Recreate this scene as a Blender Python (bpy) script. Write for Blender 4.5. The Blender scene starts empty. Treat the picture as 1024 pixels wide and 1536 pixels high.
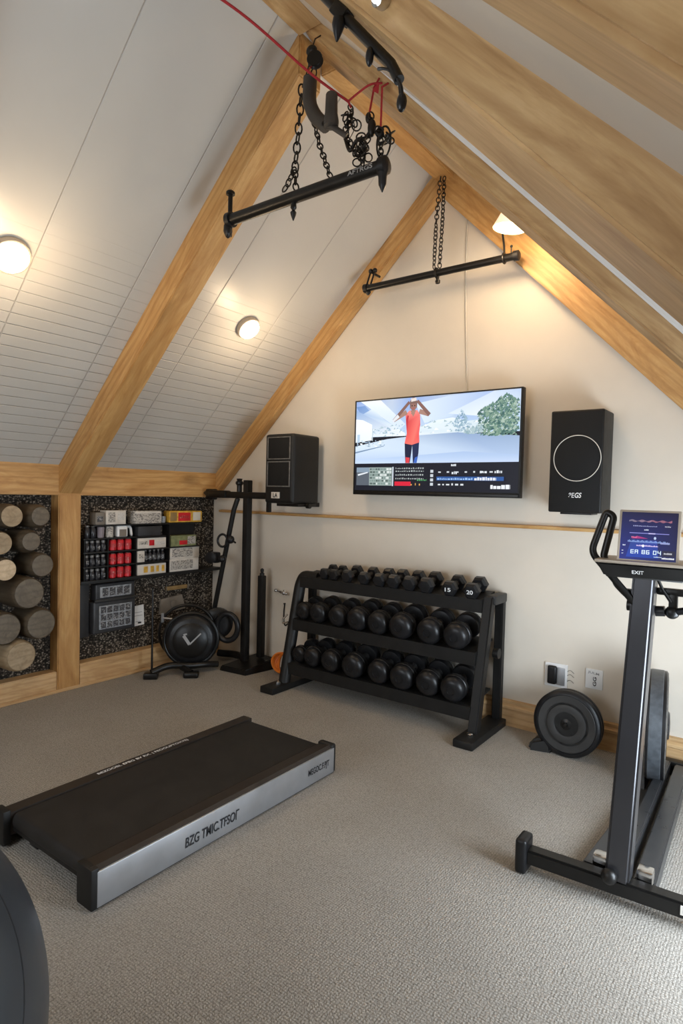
import bpy, bmesh, math, random
from mathutils import Vector as V, Matrix
random.seed(7)
PI = math.pi
SC = bpy.context.scene
COL = SC.collection

# ------------------------------------------------------------------ materials
MATS = {}
def _nt(name):
    m = bpy.data.materials.new(name); m.use_nodes = True
    nt = m.node_tree; b = nt.nodes['Principled BSDF']
    MATS[name] = m
    return m, nt, b
def N(nt, kind, **kw):
    n = nt.nodes.new(kind)
    for k, v in kw.items():
        if k in n.inputs: n.inputs[k].default_value = v
        else: setattr(n, k, v)
    return n
def ramp(nt, fac, stops):
    r = nt.nodes.new('ShaderNodeValToRGB'); e = r.color_ramp.elements
    while len(e) < len(stops): e.new(.5)
    for i, (p, c) in enumerate(stops): e[i].position = p; e[i].color = (*c, 1)
    nt.links.new(fac, r.inputs[0]); return r.outputs[0]
def mathn(nt, op, a, b=None, c=None):
    n = nt.nodes.new('ShaderNodeMath'); n.operation = op
    for i, x in enumerate((a, b, c)):
        if x is None: continue
        if isinstance(x, (int, float)): n.inputs[i].default_value = x
        else: nt.links.new(x, n.inputs[i])
    return n.outputs[0]
def mixc(nt, fac, a, b, blend='MIX'):
    n = nt.nodes.new('ShaderNodeMix'); n.data_type = 'RGBA'; n.blend_type = blend
    for s, x in ((n.inputs[0], fac), (n.inputs[6], a), (n.inputs[7], b)):
        if isinstance(x, (int, float)): s.default_value = x
        elif isinstance(x, tuple): s.default_value = (*x, 1)
        else: nt.links.new(x, s)
    return n.outputs[2]
def bump(nt, b, h, strength=.3, dist=.01):
    n = N(nt, 'ShaderNodeBump', Strength=strength, Distance=dist)
    nt.links.new(h, n.inputs['Height']); nt.links.new(n.outputs[0], b.inputs['Normal'])
def mp(nt, scale=(1, 1, 1), rnd=False):
    tc = nt.nodes.new('ShaderNodeTexCoord'); m = N(nt, 'ShaderNodeMapping', Scale=scale)
    if rnd:
        oi = nt.nodes.new('ShaderNodeObjectInfo')
        mul = mathn(nt, 'MULTIPLY', oi.outputs['Random'], 17.0)
        nt.links.new(mul, m.inputs['Location'])
    nt.links.new(tc.outputs['Object'], m.inputs[0]); return m.outputs[0]
def noise(nt, vec, scale, detail=3, rough=.5, dist=0.):
    n = N(nt, 'ShaderNodeTexNoise', Scale=scale, Detail=detail, Roughness=rough, Distortion=dist)
    nt.links.new(vec, n.inputs['Vector']); return n.outputs['Fac']

def plain(name, col, rough=.5, metal=0., var=.12, nscale=14, bumps=0., bscale=120, coat=0., spec=.5):
    m, nt, b = _nt(name)
    v = mp(nt)
    f = noise(nt, v, nscale, 4)
    d = tuple(max(0, c*(1-var)) for c in col); l = tuple(min(1, c*(1+var)) for c in col)
    nt.links.new(ramp(nt, f, [(.3, d), (.7, l)]), b.inputs['Base Color'])
    r = mathn(nt, 'MULTIPLY_ADD', f, .16, rough-.08); nt.links.new(r, b.inputs['Roughness'])
    b.inputs['Metallic'].default_value = metal
    b.inputs['Specular IOR Level'].default_value = spec
    b.inputs['Coat Weight'].default_value = coat
    if bumps: bump(nt, b, noise(nt, v, bscale, 3), bumps, .002)
    return m
def emis(name, col, strength):
    m, nt, b = _nt(name)
    b.inputs['Base Color'].default_value = (*col, 1)
    b.inputs['Emission Color'].default_value = (*col, 1); b.inputs['Emission Strength'].default_value = strength
    return m
def wood(name, dark, mid, light, rough=.5, knots=.8):
    m, nt, b = _nt(name)
    v = mp(nt, (1.3, 6, 6), True)
    g = noise(nt, v, 1.5, 8, .65, 2.2)
    v2 = mp(nt, (5, 60, 60), True); fine = noise(nt, v2, 1.5, 3, .6)
    c1 = ramp(nt, g, [(.28, dark), (.46, mid), (.62, light), (.78, mid)])
    c2 = mixc(nt, .28, c1, ramp(nt, fine, [(.3, dark), (.7, light)]), 'MIX')
    wv = N(nt, 'ShaderNodeTexWave', Scale=1.6, Distortion=7.0, Detail=3.0); wv.inputs['Detail Scale'].default_value = .9; wv.bands_direction = 'Z'
    nt.links.new(mp(nt, (.9, 5, 5), True), wv.inputs['Vector'])
    c2 = mixc(nt, mathn(nt, 'MULTIPLY', ramp(nt, wv.outputs['Fac'], [(.0, (1, 1, 1)), (.28, (.35, .35, .35)), (.5, (0, 0, 0))]), .42), c2, dark)
    vo = N(nt, 'ShaderNodeTexVoronoi', Scale=1.0, Randomness=1.0)
    nt.links.new(mp(nt, (1.7, 3.6, 3.6), True), vo.inputs['Vector'])
    wob = mathn(nt, 'ADD', vo.outputs['Distance'], mathn(nt, 'MULTIPLY', fine, .06))
    kn = ramp(nt, wob, [(.10, (1, 1, 1)), (.17, (.45, .45, .45)), (.27, (0, 0, 0))])
    kf = mathn(nt, 'MULTIPLY', kn, knots)
    c3 = mixc(nt, kf, c2, tuple(x*.35 for x in dark))
    nt.links.new(c3, b.inputs['Base Color'])
    b.inputs['Roughness'].default_value = rough
    bump(nt, b, fine, .25, .003)
    return m

wood('pine_warm', (.34, .16, .045), (.52, .285, .095), (.62, .38, .15))
wood('pine_pale', (.32, .17, .06), (.54, .34, .15), (.66, .45, .225))
wood('pine_base', (.40, .22, .09), (.58, .37, .17), (.66, .45, .24), knots=.4)
wood('log_grey', (.05, .036, .022), (.085, .064, .042), (.12, .092, .06), .45, .2)
wood('log_dull', (.075, .06, .042), (.125, .10, .07), (.17, .14, .10), .5, .2)
wood('log_face', (.22, .16, .09), (.32, .24, .145), (.40, .31, .2), .55, .3)
wood('log_light', (.42, .31, .19), (.58, .45, .3), (.68, .55, .38), .6, .2)
plain('black_metal', (.007, .0065, .006), .36, .0, .2, spec=.35)
plain('satin_black', (.009, .0085, .008), .5, 0, .2, spec=.35)
plain('black_rubber', (.009, .009, .010), .36, 0, .3, 22, .15, 60, spec=.35)
plain('belt_black', (.013, .0115, .0105), .55, 0, .25, 9, .25, 500, spec=.35)
plain('brown_black', (.026, .020, .016), .42, 0, .15, spec=.35)
plain('speaker_black', (.009, .0085, .008), .5, 0, .15, 20, .2, 300, spec=.35)
plain('grille_black', (.006, .006, .006), .75, 0, .3, 300, .5, 500, spec=.35)
plain('dark_grey', (.03, .029, .028), .5, 0, .15, spec=.35)
plain('frame_grey', (.17, .165, .155), .4, .3, .3, 60)
plain('handle_grey', (.045, .039, .033), .5, 0, .2)
plain('gunmetal', (.062, .064, .068), .3, .55, .1)
plain('column_grey', (.062, .062, .068), .30, .65, .04, 3)
plain('silver', (.42, .43, .45), .38, .7, .06)
plain('chrome', (.6, .6, .6), .18, 1., .05)
plain('chain_steel', (.018, .015, .012), .4, .5, .3, 60)
plain('white_plastic', (.78, .78, .77), .4, 0, .03)
plain('white_paint_ring', (.7, .66, .58), .5)
plain('cream_print', (.62, .58, .5), .6, 0, .1)
plain('red_cord', (.34, .012, .018), .7, 0, .2, 200, .3, 400)
plain('red_can', (.55, .012, .02), .35, 0, .25)
plain('pale_label', (.62, .58, .52), .6)
plain('jar_dark', (.022, .022, .026), .22, 0, .3)
plain('jar_lid', (.16, .15, .14), .4, .3, .3)
plain('clear_plastic', (.30, .32, .34), .2, 0, .35, 40)
plain('orange_rubber', (.72, .19, .015), .5)
plain('yellow_pack', (.62, .36, .05), .4, 0, .3, 30)
plain('green_pack', (.20, .22, .10), .45, 0, .3, 40)
plain('brass', (.45, .30, .13), .4, .7, .15)
plain('fawn_plastic', (.19, .165, .135), .5)
plain('mauve_cup', (.22, .19, .21), .5)
plain('ball_vinyl', (.028, .034, .042), .34, 0, .08)
plain('ball_seam', (.018, .022, .028), .5)
plain('lamp_rim', (.42, .36, .29), .4, .2, .05)
plain('case_black', (.03, .031, .034), .4, 0, .2)
plain('skin_ink', (.3, .2, .15), .5)
plain('ink_black', (.012, .012, .014), .6)
plain('ink_grey', (.33, .33, .33), .6)
plain('ink_white', (.75, .75, .75), .6)
plain('tread_grey', (.055, .062, .07), .4, 0, .3, 40, .3, 60)
emis('lamp_glow', (1., .84, .62), 7.)
emis('lamp_glass', (1., .85, .66), .62)
emis('spot_glow', (.95, .97, 1.), 30.)
emis('text_glow', (.8, .9, 1.), 1.6)

def m_wall(name, col, var=.04):
    m, nt, b = _nt(name)
    v = mp(nt); f = noise(nt, v, 2.2, 5, .6)
    a = tuple(c*(1-var) for c in col); l = tuple(min(1, c*(1+var)) for c in col)
    nt.links.new(ramp(nt, f, [(.3, a), (.7, l)]), b.inputs['Base Color'])
    b.inputs['Roughness'].default_value = .62
    bump(nt, b, noise(nt, v, 90, 3), .08, .004)
m_wall('wall_cream', (.69, .625, .53))
m_wall('ceiling_plain', (.62, .57, .50))
m_wall('wall_dim', (.55, .52, .47))

def m_boards():
    m, nt, b = _nt('ceiling_boards')
    tc = nt.nodes.new('ShaderNodeTexCoord'); sp = nt.nodes.new('ShaderNodeSeparateXYZ')
    nt.links.new(tc.outputs['Object'], sp.inputs[0])
    # long seams running up the slope every 0.52 m, fine horizontal grooves every 6 cm
    u = mathn(nt, 'PINGPONG', mathn(nt, 'ADD', sp.outputs[0], 10.42), .26)
    lu = mathn(nt, 'SMOOTH_MIN', mathn(nt, 'MULTIPLY', u, 230.), 1., .3)
    w = mathn(nt, 'PINGPONG', mathn(nt, 'ADD', sp.outputs[1], 6.), .032)
    lw = mathn(nt, 'SMOOTH_MIN', mathn(nt, 'MULTIPLY', w, 300.), 1., .3)
    # grooves fade toward the ridge
    mask = N(nt, 'ShaderNodeMapRange'); mask.inputs[1].default_value = 1.15; mask.inputs[2].default_value = 1.8
    mask.inputs[3].default_value = 1.; mask.inputs[4].default_value = 0.0
    ns = noise(nt, mp(nt, (1.6, 1.2, 1)), 1.0, 2)
    nt.links.new(mathn(nt, 'ADD', sp.outputs[1], mathn(nt, 'MULTIPLY_ADD', ns, .9, -.45)), mask.inputs[0])
    inv = mathn(nt, 'SUBTRACT', 1., mask.outputs[0])
    lw2 = mathn(nt, 'MAXIMUM', lw, inv)
    h = mathn(nt, 'MINIMUM', lu, lw2)
    nf = noise(nt, mp(nt), 1.4, 4)
    base = ramp(nt, nf, [(.3, (.49, .475, .44)), (.7, (.55, .53, .49))])
    nt.links.new(mixc(nt, h, (.44, .42, .385), base), b.inputs['Base Color'])
    b.inputs['Roughness'].default_value = .34
    hh = mathn(nt, 'ADD', h, mathn(nt, 'MULTIPLY', noise(nt, mp(nt, (1, 1, 1)), 6, 3), .25))
    bump(nt, b, hh, .7, .006)
m_boards()

def m_carpet():
    m, nt, b = _nt('carpet')
    v = mp(nt)
    vo = N(nt, 'ShaderNodeTexVoronoi', Scale=112.0, Randomness=.4); nt.links.new(v, vo.inputs['Vector'])
    n1 = noise(nt, v, 230, 2); n2 = noise(nt, v, 3., 4)
    c = ramp(nt, vo.outputs['Distance'], [(.05, (.52, .485, .43)), (.40, (.33, .30, .26)), (.75, (.12, .108, .092))])
    c = mixc(nt, .55, c, ramp(nt, n1, [(.3, (.20, .18, .155)), (.7, (.52, .49, .44))]))
    c = mixc(nt, .6, c, ramp(nt, n2, [(.25, (.82, .82, .82)), (.75, (1., 1., 1.))]), 'MULTIPLY')
    nt.links.new(c, b.inputs['Base Color']); b.inputs['Roughness'].default_value = .95
    b.inputs['Specular IOR Level'].default_value = .1
    bump(nt, b, mathn(nt, 'SUBTRACT', n1, vo.outputs['Distance']), .65, .004)
m_carpet()

def m_weave():
    m, nt, b = _nt('woven_mesh')
    v = mp(nt, (1, 1, 1.35))
    vo = N(nt, 'ShaderNodeTexVoronoi', Scale=72., Randomness=.7); nt.links.new(v, vo.inputs['Vector'])
    sp = nt.nodes.new('ShaderNodeSeparateColor'); nt.links.new(vo.outputs['Color'], sp.inputs[0])
    c = ramp(nt, sp.outputs[0], [(.0, (.06, .047, .034)), (.45, (.125, .10, .075)), (.8, (.21, .17, .13)), (1., (.31, .265, .21))])
    e = ramp(nt, vo.outputs['Distance'], [(.30, (1, 1, 1)), (.62, (.12, .12, .12))])
    nt.links.new(mixc(nt, 1., c, e, 'MULTIPLY'), b.inputs['Base Color']); b.inputs['Roughness'].default_value = .7
    b.inputs['Specular IOR Level'].default_value = .2
    bump(nt, b, vo.outputs['Distance'], -.25, .003)
m_weave()

def m_print(name, paper, ink, sx=30., amount=.5):
    "boxes covered in fine printed lines"
    m, nt, b = _nt(name)
    v = mp(nt, (1, 1, 2.0), True)
    n1 = noise(nt, v, sx*3, 2, .7)
    f = ramp(nt, n1, [(amount-.04, (1, 1, 1)), (amount+.04, (0, 0, 0))])
    nt.links.new(mixc(nt, f, paper, ink), b.inputs['Base Color']); b.inputs['Roughness'].default_value = .5
m_print('printed_white', (.50, .47, .42), (.16, .15, .14), 22, .47)
m_print('printed_dark', (.05, .05, .055), (.36, .36, .36), 24, .42)
m_print('printed_red', (.42, .02, .025), (.62, .45, .40), 20, .36)
m_print('printed_card', (.62, .60, .56), (.45, .43, .40), 30, .42)

def m_vcol():
    m, nt, b = _nt('display_picture')
    a = nt.nodes.new('ShaderNodeAttribute'); a.attribute_name = 'Col'
    b.inputs['Base Color'].default_value = (.01, .01, .01, 1); b.inputs['Roughness'].default_value = .3; b.inputs['Specular IOR Level'].default_value = .12
    nt.links.new(a.outputs['Color'], b.inputs['Emission Color']); b.inputs['Emission Strength'].default_value = 1.15
m_vcol()

# ------------------------------------------------------------------ mesh builder
class MB:
    def __init__(s): s.bm = bmesh.new(); s.smooth = True
    def _face(s, vs):
        try: s.bm.faces.new(vs)
        except ValueError: pass
    def hexa(s, p):      # 8 points: bottom ring 0-3, top ring 4-7
        v = [s.bm.verts.new(q) for q in p]
        for f in ((3, 2, 1, 0), (4, 5, 6, 7), (0, 1, 5, 4), (1, 2, 6, 5), (2, 3, 7, 6), (3, 0, 4, 7)): s._face([v[i] for i in f])
        return s
    def box(s, c, size, rot=None, bev=0., seg=2):
        c = V(c); x, y, z = (k/2 for k in size)
        pts = [V(p) for p in ((-x, -y, -z), (x, -y, -z), (x, y, -z), (-x, y, -z), (-x, -y, z), (x, -y, z), (x, y, z), (-x, y, z))]
        t = bmesh.new(); v = [t.verts.new(q) for q in pts]
        for f in ((3, 2, 1, 0), (4, 5, 6, 7), (0, 1, 5, 4), (1, 2, 6, 5), (2, 3, 7, 6), (3, 0, 4, 7)): t.faces.new([v[i] for i in f])
        if bev: bmesh.ops.bevel(t, geom=t.edges[:], offset=bev, segments=seg, affect='EDGES', profile=.6)
        return s._merge(t, c, rot)
    def _merge(s, t, c, rot=None):
        mp_ = {}
        for v in t.verts:
            q = v.co.copy()
            if rot is not None: q = rot @ q
            mp_[v] = s.bm.verts.new(q + V(c))
        for f in t.faces: s._face([mp_[v] for v in f.verts])
        t.free(); return s
    def prism(s, poly, a, b, axis):   # poly in the two other axes, extruded along axis
        def P(q, h):
            if axis == 'y': return (q[0], h, q[1])
            if axis == 'x': return (h, q[0], q[1])
            return (q[0], q[1], h)
        A = [s.bm.verts.new(P(q, a)) for q in poly]; B = [s.bm.verts.new(P(q, b)) for q in poly]
        s._face(A); s._face(B[::-1]); n = len(poly)
        for i in range(n): s._face([A[i], B[i], B[(i+1) % n], A[(i+1) % n]])
        return s
    @staticmethod
    def frame(d):
        d = V(d).normalized(); u = d.cross(V((0, 0, 1)))
        if u.length < 1e-4: u = V((1, 0, 0))
        u.normalize(); return u, d.cross(u).normalized()
    def cyl(s, p0, p1, r0, r1=None, seg=20): return s.lathe([(r0, 0), (r1 if r1 is not None else r0, (V(p1)-V(p0)).length)], p0, V(p1)-V(p0), seg)
    def lathe(s, prof, o, axis, seg=24, a0=0.):
        o = V(o); d = V(axis).normalized(); u, w = s.frame(d); rings = []
        for r, h in prof:
            rings.append([s.bm.verts.new(o + d*h + (u*math.cos(a0+2*PI*i/seg) + w*math.sin(a0+2*PI*i/seg))*max(r, 1e-5)) for i in range(seg)])
        for A, B in zip(rings, rings[1:]):
            for i in range(seg): s._face([A[i], A[(i+1) % seg], B[(i+1) % seg], B[i]])
        s._face(rings[0][::-1]); s._face(rings[-1]); return s
    def tube(s, path, r, seg=8, closed=False):
        P = [V(p) for p in path]; n = len(P); rings = []
        up = None
        for i in range(n):
            if closed: d = P[(i+1) % n] - P[i-1]
            else: d = P[min(i+1, n-1)] - P[max(i-1, 0)]
            d.normalize()
            if up is None: up, _ = s.frame(d)
            up = (up - d*up.dot(d)); 
            if up.length < 1e-5: up, _ = s.frame(d)
            up.normalize(); w = d.cross(up)
            rr = r[i] if isinstance(r, (list, tuple)) else r
            rings.append([s.bm.verts.new(P[i] + (up*math.cos(2*PI*k/seg)+w*math.sin(2*PI*k/seg))*rr) for k in range(seg)])
        m = n if closed else n-1
        for i in range(m):
            A, B = rings[i], rings[(i+1) % n]
            for k in range(seg): s._face([A[k], A[(k+1) % seg], B[(k+1) % seg], B[k]])
        if not closed: s._face(rings[0][::-1]); s._face(rings[-1])
        return s
    def torus(s, c, axis, R, r, seg=32, sub=10, sq=1.):
        u, w = s.frame(axis)
        return s.tube([V(c)+u*math.cos(2*PI*i/seg)*R+w*math.sin(2*PI*i/seg)*R*sq for i in range(seg)], r, sub, True)
    def ball(s, c, r, seg=20, rings=12, sz=(1, 1, 1)):
        prof = []
        t = bmesh.new(); bmesh.ops.create_uvsphere(t, u_segments=seg, v_segments=rings, radius=r)
        for v in t.verts: v.co = V((v.co.x*sz[0], v.co.y*sz[1], v.co.z*sz[2]))
        return s._merge(t, c)
    def chain(s, path, L=.03, wd=.017, r=.0028, twist=0.):
        "oval links threaded along a polyline, every other one turned a quarter"
        P = [V(p) for p in path]; step = L*.72; acc = [P[0]]; 
        seglen = [(b-a).length for a, b in zip(P, P[1:])]; tot = sum(seglen); n = max(2, int(tot/step))
        for k in range(n):
            t = (k+.5)/n*tot; i = 0
            while i < len(seglen)-1 and t > seglen[i]: t -= seglen[i]; i += 1
            d = (P[i+1]-P[i]).normalized(); c = P[i]+d*t; u, w = s.frame(d)
            ang = (PI/2 if k % 2 else 0) + .5 + twist*k + random.uniform(-.2, .2)
            sd = u*math.cos(ang)+w*math.sin(ang)
            pts = []
            for q in range(12):
                a = 2*PI*q/12
                pts.append(c + d*math.cos(a)*(L*.5) + sd*math.sin(a)*wd*.5*(1 if abs(math.cos(a)) < .9 else .8))
            s.tube(pts, r, 5, True)
        return s
    def build(s, name, mat, parent=None, flat=False, angle=40):
        bmesh.ops.recalc_face_normals(s.bm, faces=s.bm.faces[:])
        off = ORIGIN.get(parent.name, V((0, 0, 0))) if parent else V((0, 0, 0))
        if off.length:
            for v in s.bm.verts: v.co -= off
        me = bpy.data.meshes.new(name)
        ca = math.radians(angle)
        for e in s.bm.edges:
            if len(e.link_faces) == 2 and e.calc_face_angle(0) > ca: e.smooth = False
        for f in s.bm.faces: f.smooth = not flat
        s.bm.to_mesh(me); s.bm.free()
        me.materials.append(MATS[mat])
        o = bpy.data.objects.new(name, me); COL.objects.link(o)
        if parent: o.parent = parent; ORIGIN[o.name] = off
        return o
ORIGIN = {}

def tag(o, label, cat, group=None):
    o['label'] = label; o['category'] = cat
    if group: o['group'] = group
    return o
def thing(name, label, cat, loc, group=None):
    o = bpy.data.objects.new(name, None); COL.objects.link(o); o.empty_display_size = .1
    o.location = loc; ORIGIN[o.name] = V(loc)
    return tag(o, label, cat, group)
def struct(o): o['kind'] = 'structure'; return o
def dup(root, loc, label, rot=None, scale=None, group=None):
    r = root.copy(); COL.objects.link(r); r.location = loc; r['label'] = label
    if rot is not None: r.rotation_euler = rot
    if scale is not None: r.scale = scale
    if group: r['group'] = group
    for ch in list(root.children):
        k = ch.copy(); COL.objects.link(k); k.parent = r
        for g in ch.children:
            d = g.copy(); COL.objects.link(d); d.parent = k
    return r
def solo(mb, name, mat, label, cat, group=None, loc=None, **k):
    "a thing that is one mesh, with its origin at loc"
    if loc is not None:
        for v in mb.bm.verts: v.co -= V(loc)
    o = mb.build(name, mat, **k)
    if loc is not None: o.location = loc; ORIGIN[o.name] = V(loc)
    return tag(o, label, cat, group)

def lettering(body, o, xd, yd, height, mat, parent, width=None, name='lettering', lift=.0012, shear=0.):
    cu = bpy.data.curves.new(name, 'FONT'); cu.body = body; cu.size = 1; cu.extrude = 0; cu.shear = shear; cu.offset = .018
    ob = bpy.data.objects.new(name, cu); COL.objects.link(ob)
    bpy.context.view_layer.update()
    me = bpy.data.meshes.new_from_object(ob.evaluated_get(bpy.context.evaluated_depsgraph_get()))
    bpy.data.objects.remove(ob); bpy.data.curves.remove(cu)
    xs = [v.co.x for v in me.vertices]; ys = [v.co.y for v in me.vertices]
    x0, x1, y0, y1 = min(xs), max(xs), min(ys), max(ys)
    sy = height/(y1-y0); sx = (width/(x1-x0)) if width else sy
    xd = V(xd).normalized(); yd = V(yd).normalized(); nrm = xd.cross(yd); off = ORIGIN.get(parent.name, V((0, 0, 0)))
    for v in me.vertices: v.co = V(o)+xd*(v.co.x-x0)*sx+yd*(v.co.y-y0)*sy+nrm*lift-off
    me.name = name; me.materials.clear(); me.materials.append(MATS[mat])
    k = bpy.data.objects.new(name, me); COL.objects.link(k); k.parent = parent; ORIGIN[k.name] = off
    return k

def bez(pts, n=8):
    "Catmull-Rom through the points"
    P = [V(p) for p in pts]; P = [P[0]*2-P[1]]+P+[P[-1]*2-P[-2]]; out = []
    for i in range(1, len(P)-2):
        for k in range(n):
            t = k/n; a, b, c, d = P[i-1], P[i], P[i+1], P[i+2]
            out.append(.5*((2*b)+(c-a)*t+(2*a-5*b+4*c-d)*t*t+(3*b-a-3*c+d)*t**3))
    out.append(P[-2]); return out
def rounded(pts, rad=.03, n=5):
    "polyline with its corners rounded"
    P = [V(p) for p in pts]; out = [P[0]]
    for i in range(1, len(P)-1):
        a = (P[i-1]-P[i]); b = (P[i+1]-P[i]); r = min(rad, a.length*.45, b.length*.45)
        p0 = P[i]+a.normalized()*r; p1 = P[i]+b.normalized()*r
        for k in range(n+1):
            t = k/n; out.append(p0*(1-t)**2+P[i]*2*t*(1-t)+p1*t*t)
    out.append(P[-1]); return out
ORD = ['first', 'second', 'third', 'fourth', 'fifth', 'sixth', 'seventh', 'eighth', 'ninth', 'tenth']

# ------------------------------------------------------------------ the room
RX, FY = 4.30, -4.70           # right knee wall, front gable
zl = lambda x: 1.497+.953*x                      # left slope
zr = lambda x: 3.495-1.02*(x-1.994)              # right slope
lo = lambda x: 3.215-1.02*(x-1.994)              # underside of the gable rafter on the right
AX = 2.043; AZ = zl(AX)

m = MB(); m.box((2.1, FY/2, -.03), (4.7, -FY+.4, .06)); struct(m.build('floor', 'carpet'))
m = MB(); m.prism([(-.15, 0), (RX+.1, 0), (RX+.1, zr(RX+.1)+.03), (AX, AZ+.03), (-.15, zl(-.15)+.03)], 0, .08, 'y'); struct(m.build('wall_back', 'wall_cream'))
# front gable with a window opening
wx0, wx1, wz0, wz1 = 1.2, 2.9, .75, 2.05
m = MB()
m.prism([(-.15, 0), (wx0, 0), (wx0, zl(wx0)+.03), (-.15, zl(-.15)+.03)], FY-.08, FY, 'y')
m.prism([(wx1, 0), (RX+.1, 0), (RX+.1, zr(RX+.1)+.03), (wx1, zr(wx1)+.03)], FY-.08, FY, 'y')
m.prism([(wx0, 0), (wx1, 0), (wx1, wz0), (wx0, wz0)], FY-.08, FY, 'y')
m.prism([(wx0, wz1), (wx1, wz1), (wx1, zr(wx1)+.03), (AX, AZ+.03), (wx0, zl(wx0)+.03)], FY-.08, FY, 'y')
struct(m.build('wall_front', 'wall_cream'))
# right knee wall with a low window
ry0, ry1, rz0, rz1 = -2.3, -.45, .25, 1.0
m = MB(); zt = zr(RX)
m.box((RX+.05, (FY+ry0)/2, zt/2), (.1, ry0-FY, zt)); m.box((RX+.05, ry1/2, zt/2), (.1, -ry1, zt))
m.box((RX+.05, (ry0+ry1)/2, rz0/2), (.1, ry1-ry0, rz0)); m.box((RX+.05, (ry0+ry1)/2, (rz1+zt)/2), (.1, ry1-ry0, zt-rz1))
struct(m.build('wall_right', 'wall_cream'))
def window(name, c, axis, w, h):
    fr = MB(); t = .05
    for sx, sz, ww, hh in ((0, h/2-t/2, w, t), (0, -h/2+t/2, w, t), (-w/2+t/2, 0, t, h), (w/2-t/2, 0, t, h), (0, 0, t*.8, h)):
        d = (.05, ww, hh) if axis == 'x' else (ww, .05, hh)
        o = (0, sx, sz) if axis == 'x' else (sx, 0, sz)
        fr.box(V(c)+V(o), d)
    return struct(fr.build(name, 'white_plastic'))
w1 = window('window_1', (RX+.05, (ry0+ry1)/2, (rz0+rz1)/2), 'x', ry1-ry0, rz1-rz0)
w2 = window('window_2', ((wx0+wx1)/2, FY-.04, (wz0+wz1)/2), 'y', wx1-wx0, wz1-wz0)
m, nt, b = _nt('window_glass'); b.inputs['Transmission Weight'].default_value = 1.; b.inputs['Roughness'].default_value = .02
b.inputs['IOR'].default_value = 1.1; b.inputs['Base Color'].default_value = (.95, .98, 1, 1)
g = MB(); g.box((RX+.07, (ry0+ry1)/2, (rz0+rz1)/2), (.006, ry1-ry0-.06, rz1-rz0-.06)); g.build('pane', 'window_glass', w1)
g = MB(); g.box(((wx0+wx1)/2, FY-.06, (wz0+wz1)/2), (wx1-wx0-.06, .006, wz1-wz0-.06)); g.build('pane', 'window_glass', w2)

# sloping ceilings (local x along the room, local y up the slope)
def slope_slab(name, x0, x1, zf, mat):
    d = V((x1-x0, 0, zf(x1)-zf(x0))); L = d.length; d.normalize()
    xa = V((0, 1, 0)); n = xa.cross(d)
    if n.z < 0: xa = -xa; n = -n
    M = Matrix((xa, d, n)).transposed().to_4x4(); M.translation = V((x0, 0 if xa.y > 0 else FY, zf(x0)))
    bm = MB(); w = -FY
    a, b2 = (FY-.1, .06) if xa.y > 0 else (-.06, w+.1)
    if xa.y < 0: M.translation = V((x0, 0, zf(x0))); a, b2 = -.06, w+.1
    bm.hexa([(a, 0, 0), (b2, 0, 0), (b2, L, 0), (a, L, 0), (a, 0, .05), (b2, 0, .05), (b2, L, .05), (a, L, .05)])
    o = bm.build(name, mat); o.matrix_world = M; return struct(o)
slope_slab('ceiling', -.16, AX+.02, zl, 'ceiling_boards')
slope_slab('ceiling', RX+.12, AX-.02, zr, 'ceiling_plain')

# timber beams: trim_n.  A beam is given by its start and end sections (4 points each), grain along its length
TN = [0]
def beam8(A, B, mat, bev=.006):
    A = [V(p) for p in A]; B = [V(p) for p in B]
    ca = sum(A, V())/4; cb = sum(B, V())/4; x = (cb-ca).normalized()
    y = V((0, 1, 0)) if abs(x.y) < .9 else V((1, 0, 0)); z = x.cross(y).normalized(); y = z.cross(x)
    M = Matrix((x, y, z)).transposed().to_4x4(); M.translation = ca; Mi = M.inverted()
    bm = MB(); bm.hexa([Mi @ p for p in (A+B)])
    bmesh.ops.recalc_face_normals(bm.bm, faces=bm.bm.faces[:])
    if bev: bmesh.ops.bevel(bm.bm, geom=bm.bm.edges[:], offset=bev, segments=2, affect='EDGES')
    TN[0] += 1
    o = bm.build('trim_%d' % TN[0], mat); o.matrix_world = M; return struct(o)
def bar_y(x0, x1, z0, z1, ya, yb, mat):
    return beam8([(x0, ya, z0), (x1, ya, z0), (x1, ya, z1), (x0, ya, z1)], [(x0, yb, z0), (x1, yb, z0), (x1, yb, z1), (x0, yb, z1)], mat)
def bar_z(x0, x1, y0, y1, za, zb, mat):
    return beam8([(x0, y0, za), (x1, y0, za), (x1, y1, za), (x0, y1, za)], [(x0, y0, zb), (x1, y0, zb), (x1, y1, zb), (x0, y1, zb)], mat)
# left knee wall: backing panel, posts, plates
m = MB(); m.box((-.125, FY/2, .75), (.05, -FY, 1.5)); struct(m.build('wall_left', 'woven_mesh'))
F2 = (-1.41, -1.255)
bar_y(-.1, .0, 1.30, 1.503, -4.6, 0, 'pine_warm')
bar_y(-.1, -.004, 0, .142, -4.6, F2[0]+.001, 'pine_base')
bar_y(-.1, -.004, 0, .158, F2[1]-.001, 0, 'pine_base')
bar_z(-.1, .003, F2[0], F2[1], 0, 1.305, 'pine_warm')
bar_z(-.1, .003, -2.79, -2.64, 0, 1.305, 'pine_warm')
bar_y(-.004, .012, 0, .022, -4.6, 0, 'pine_base')        # little skirting moulding
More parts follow.
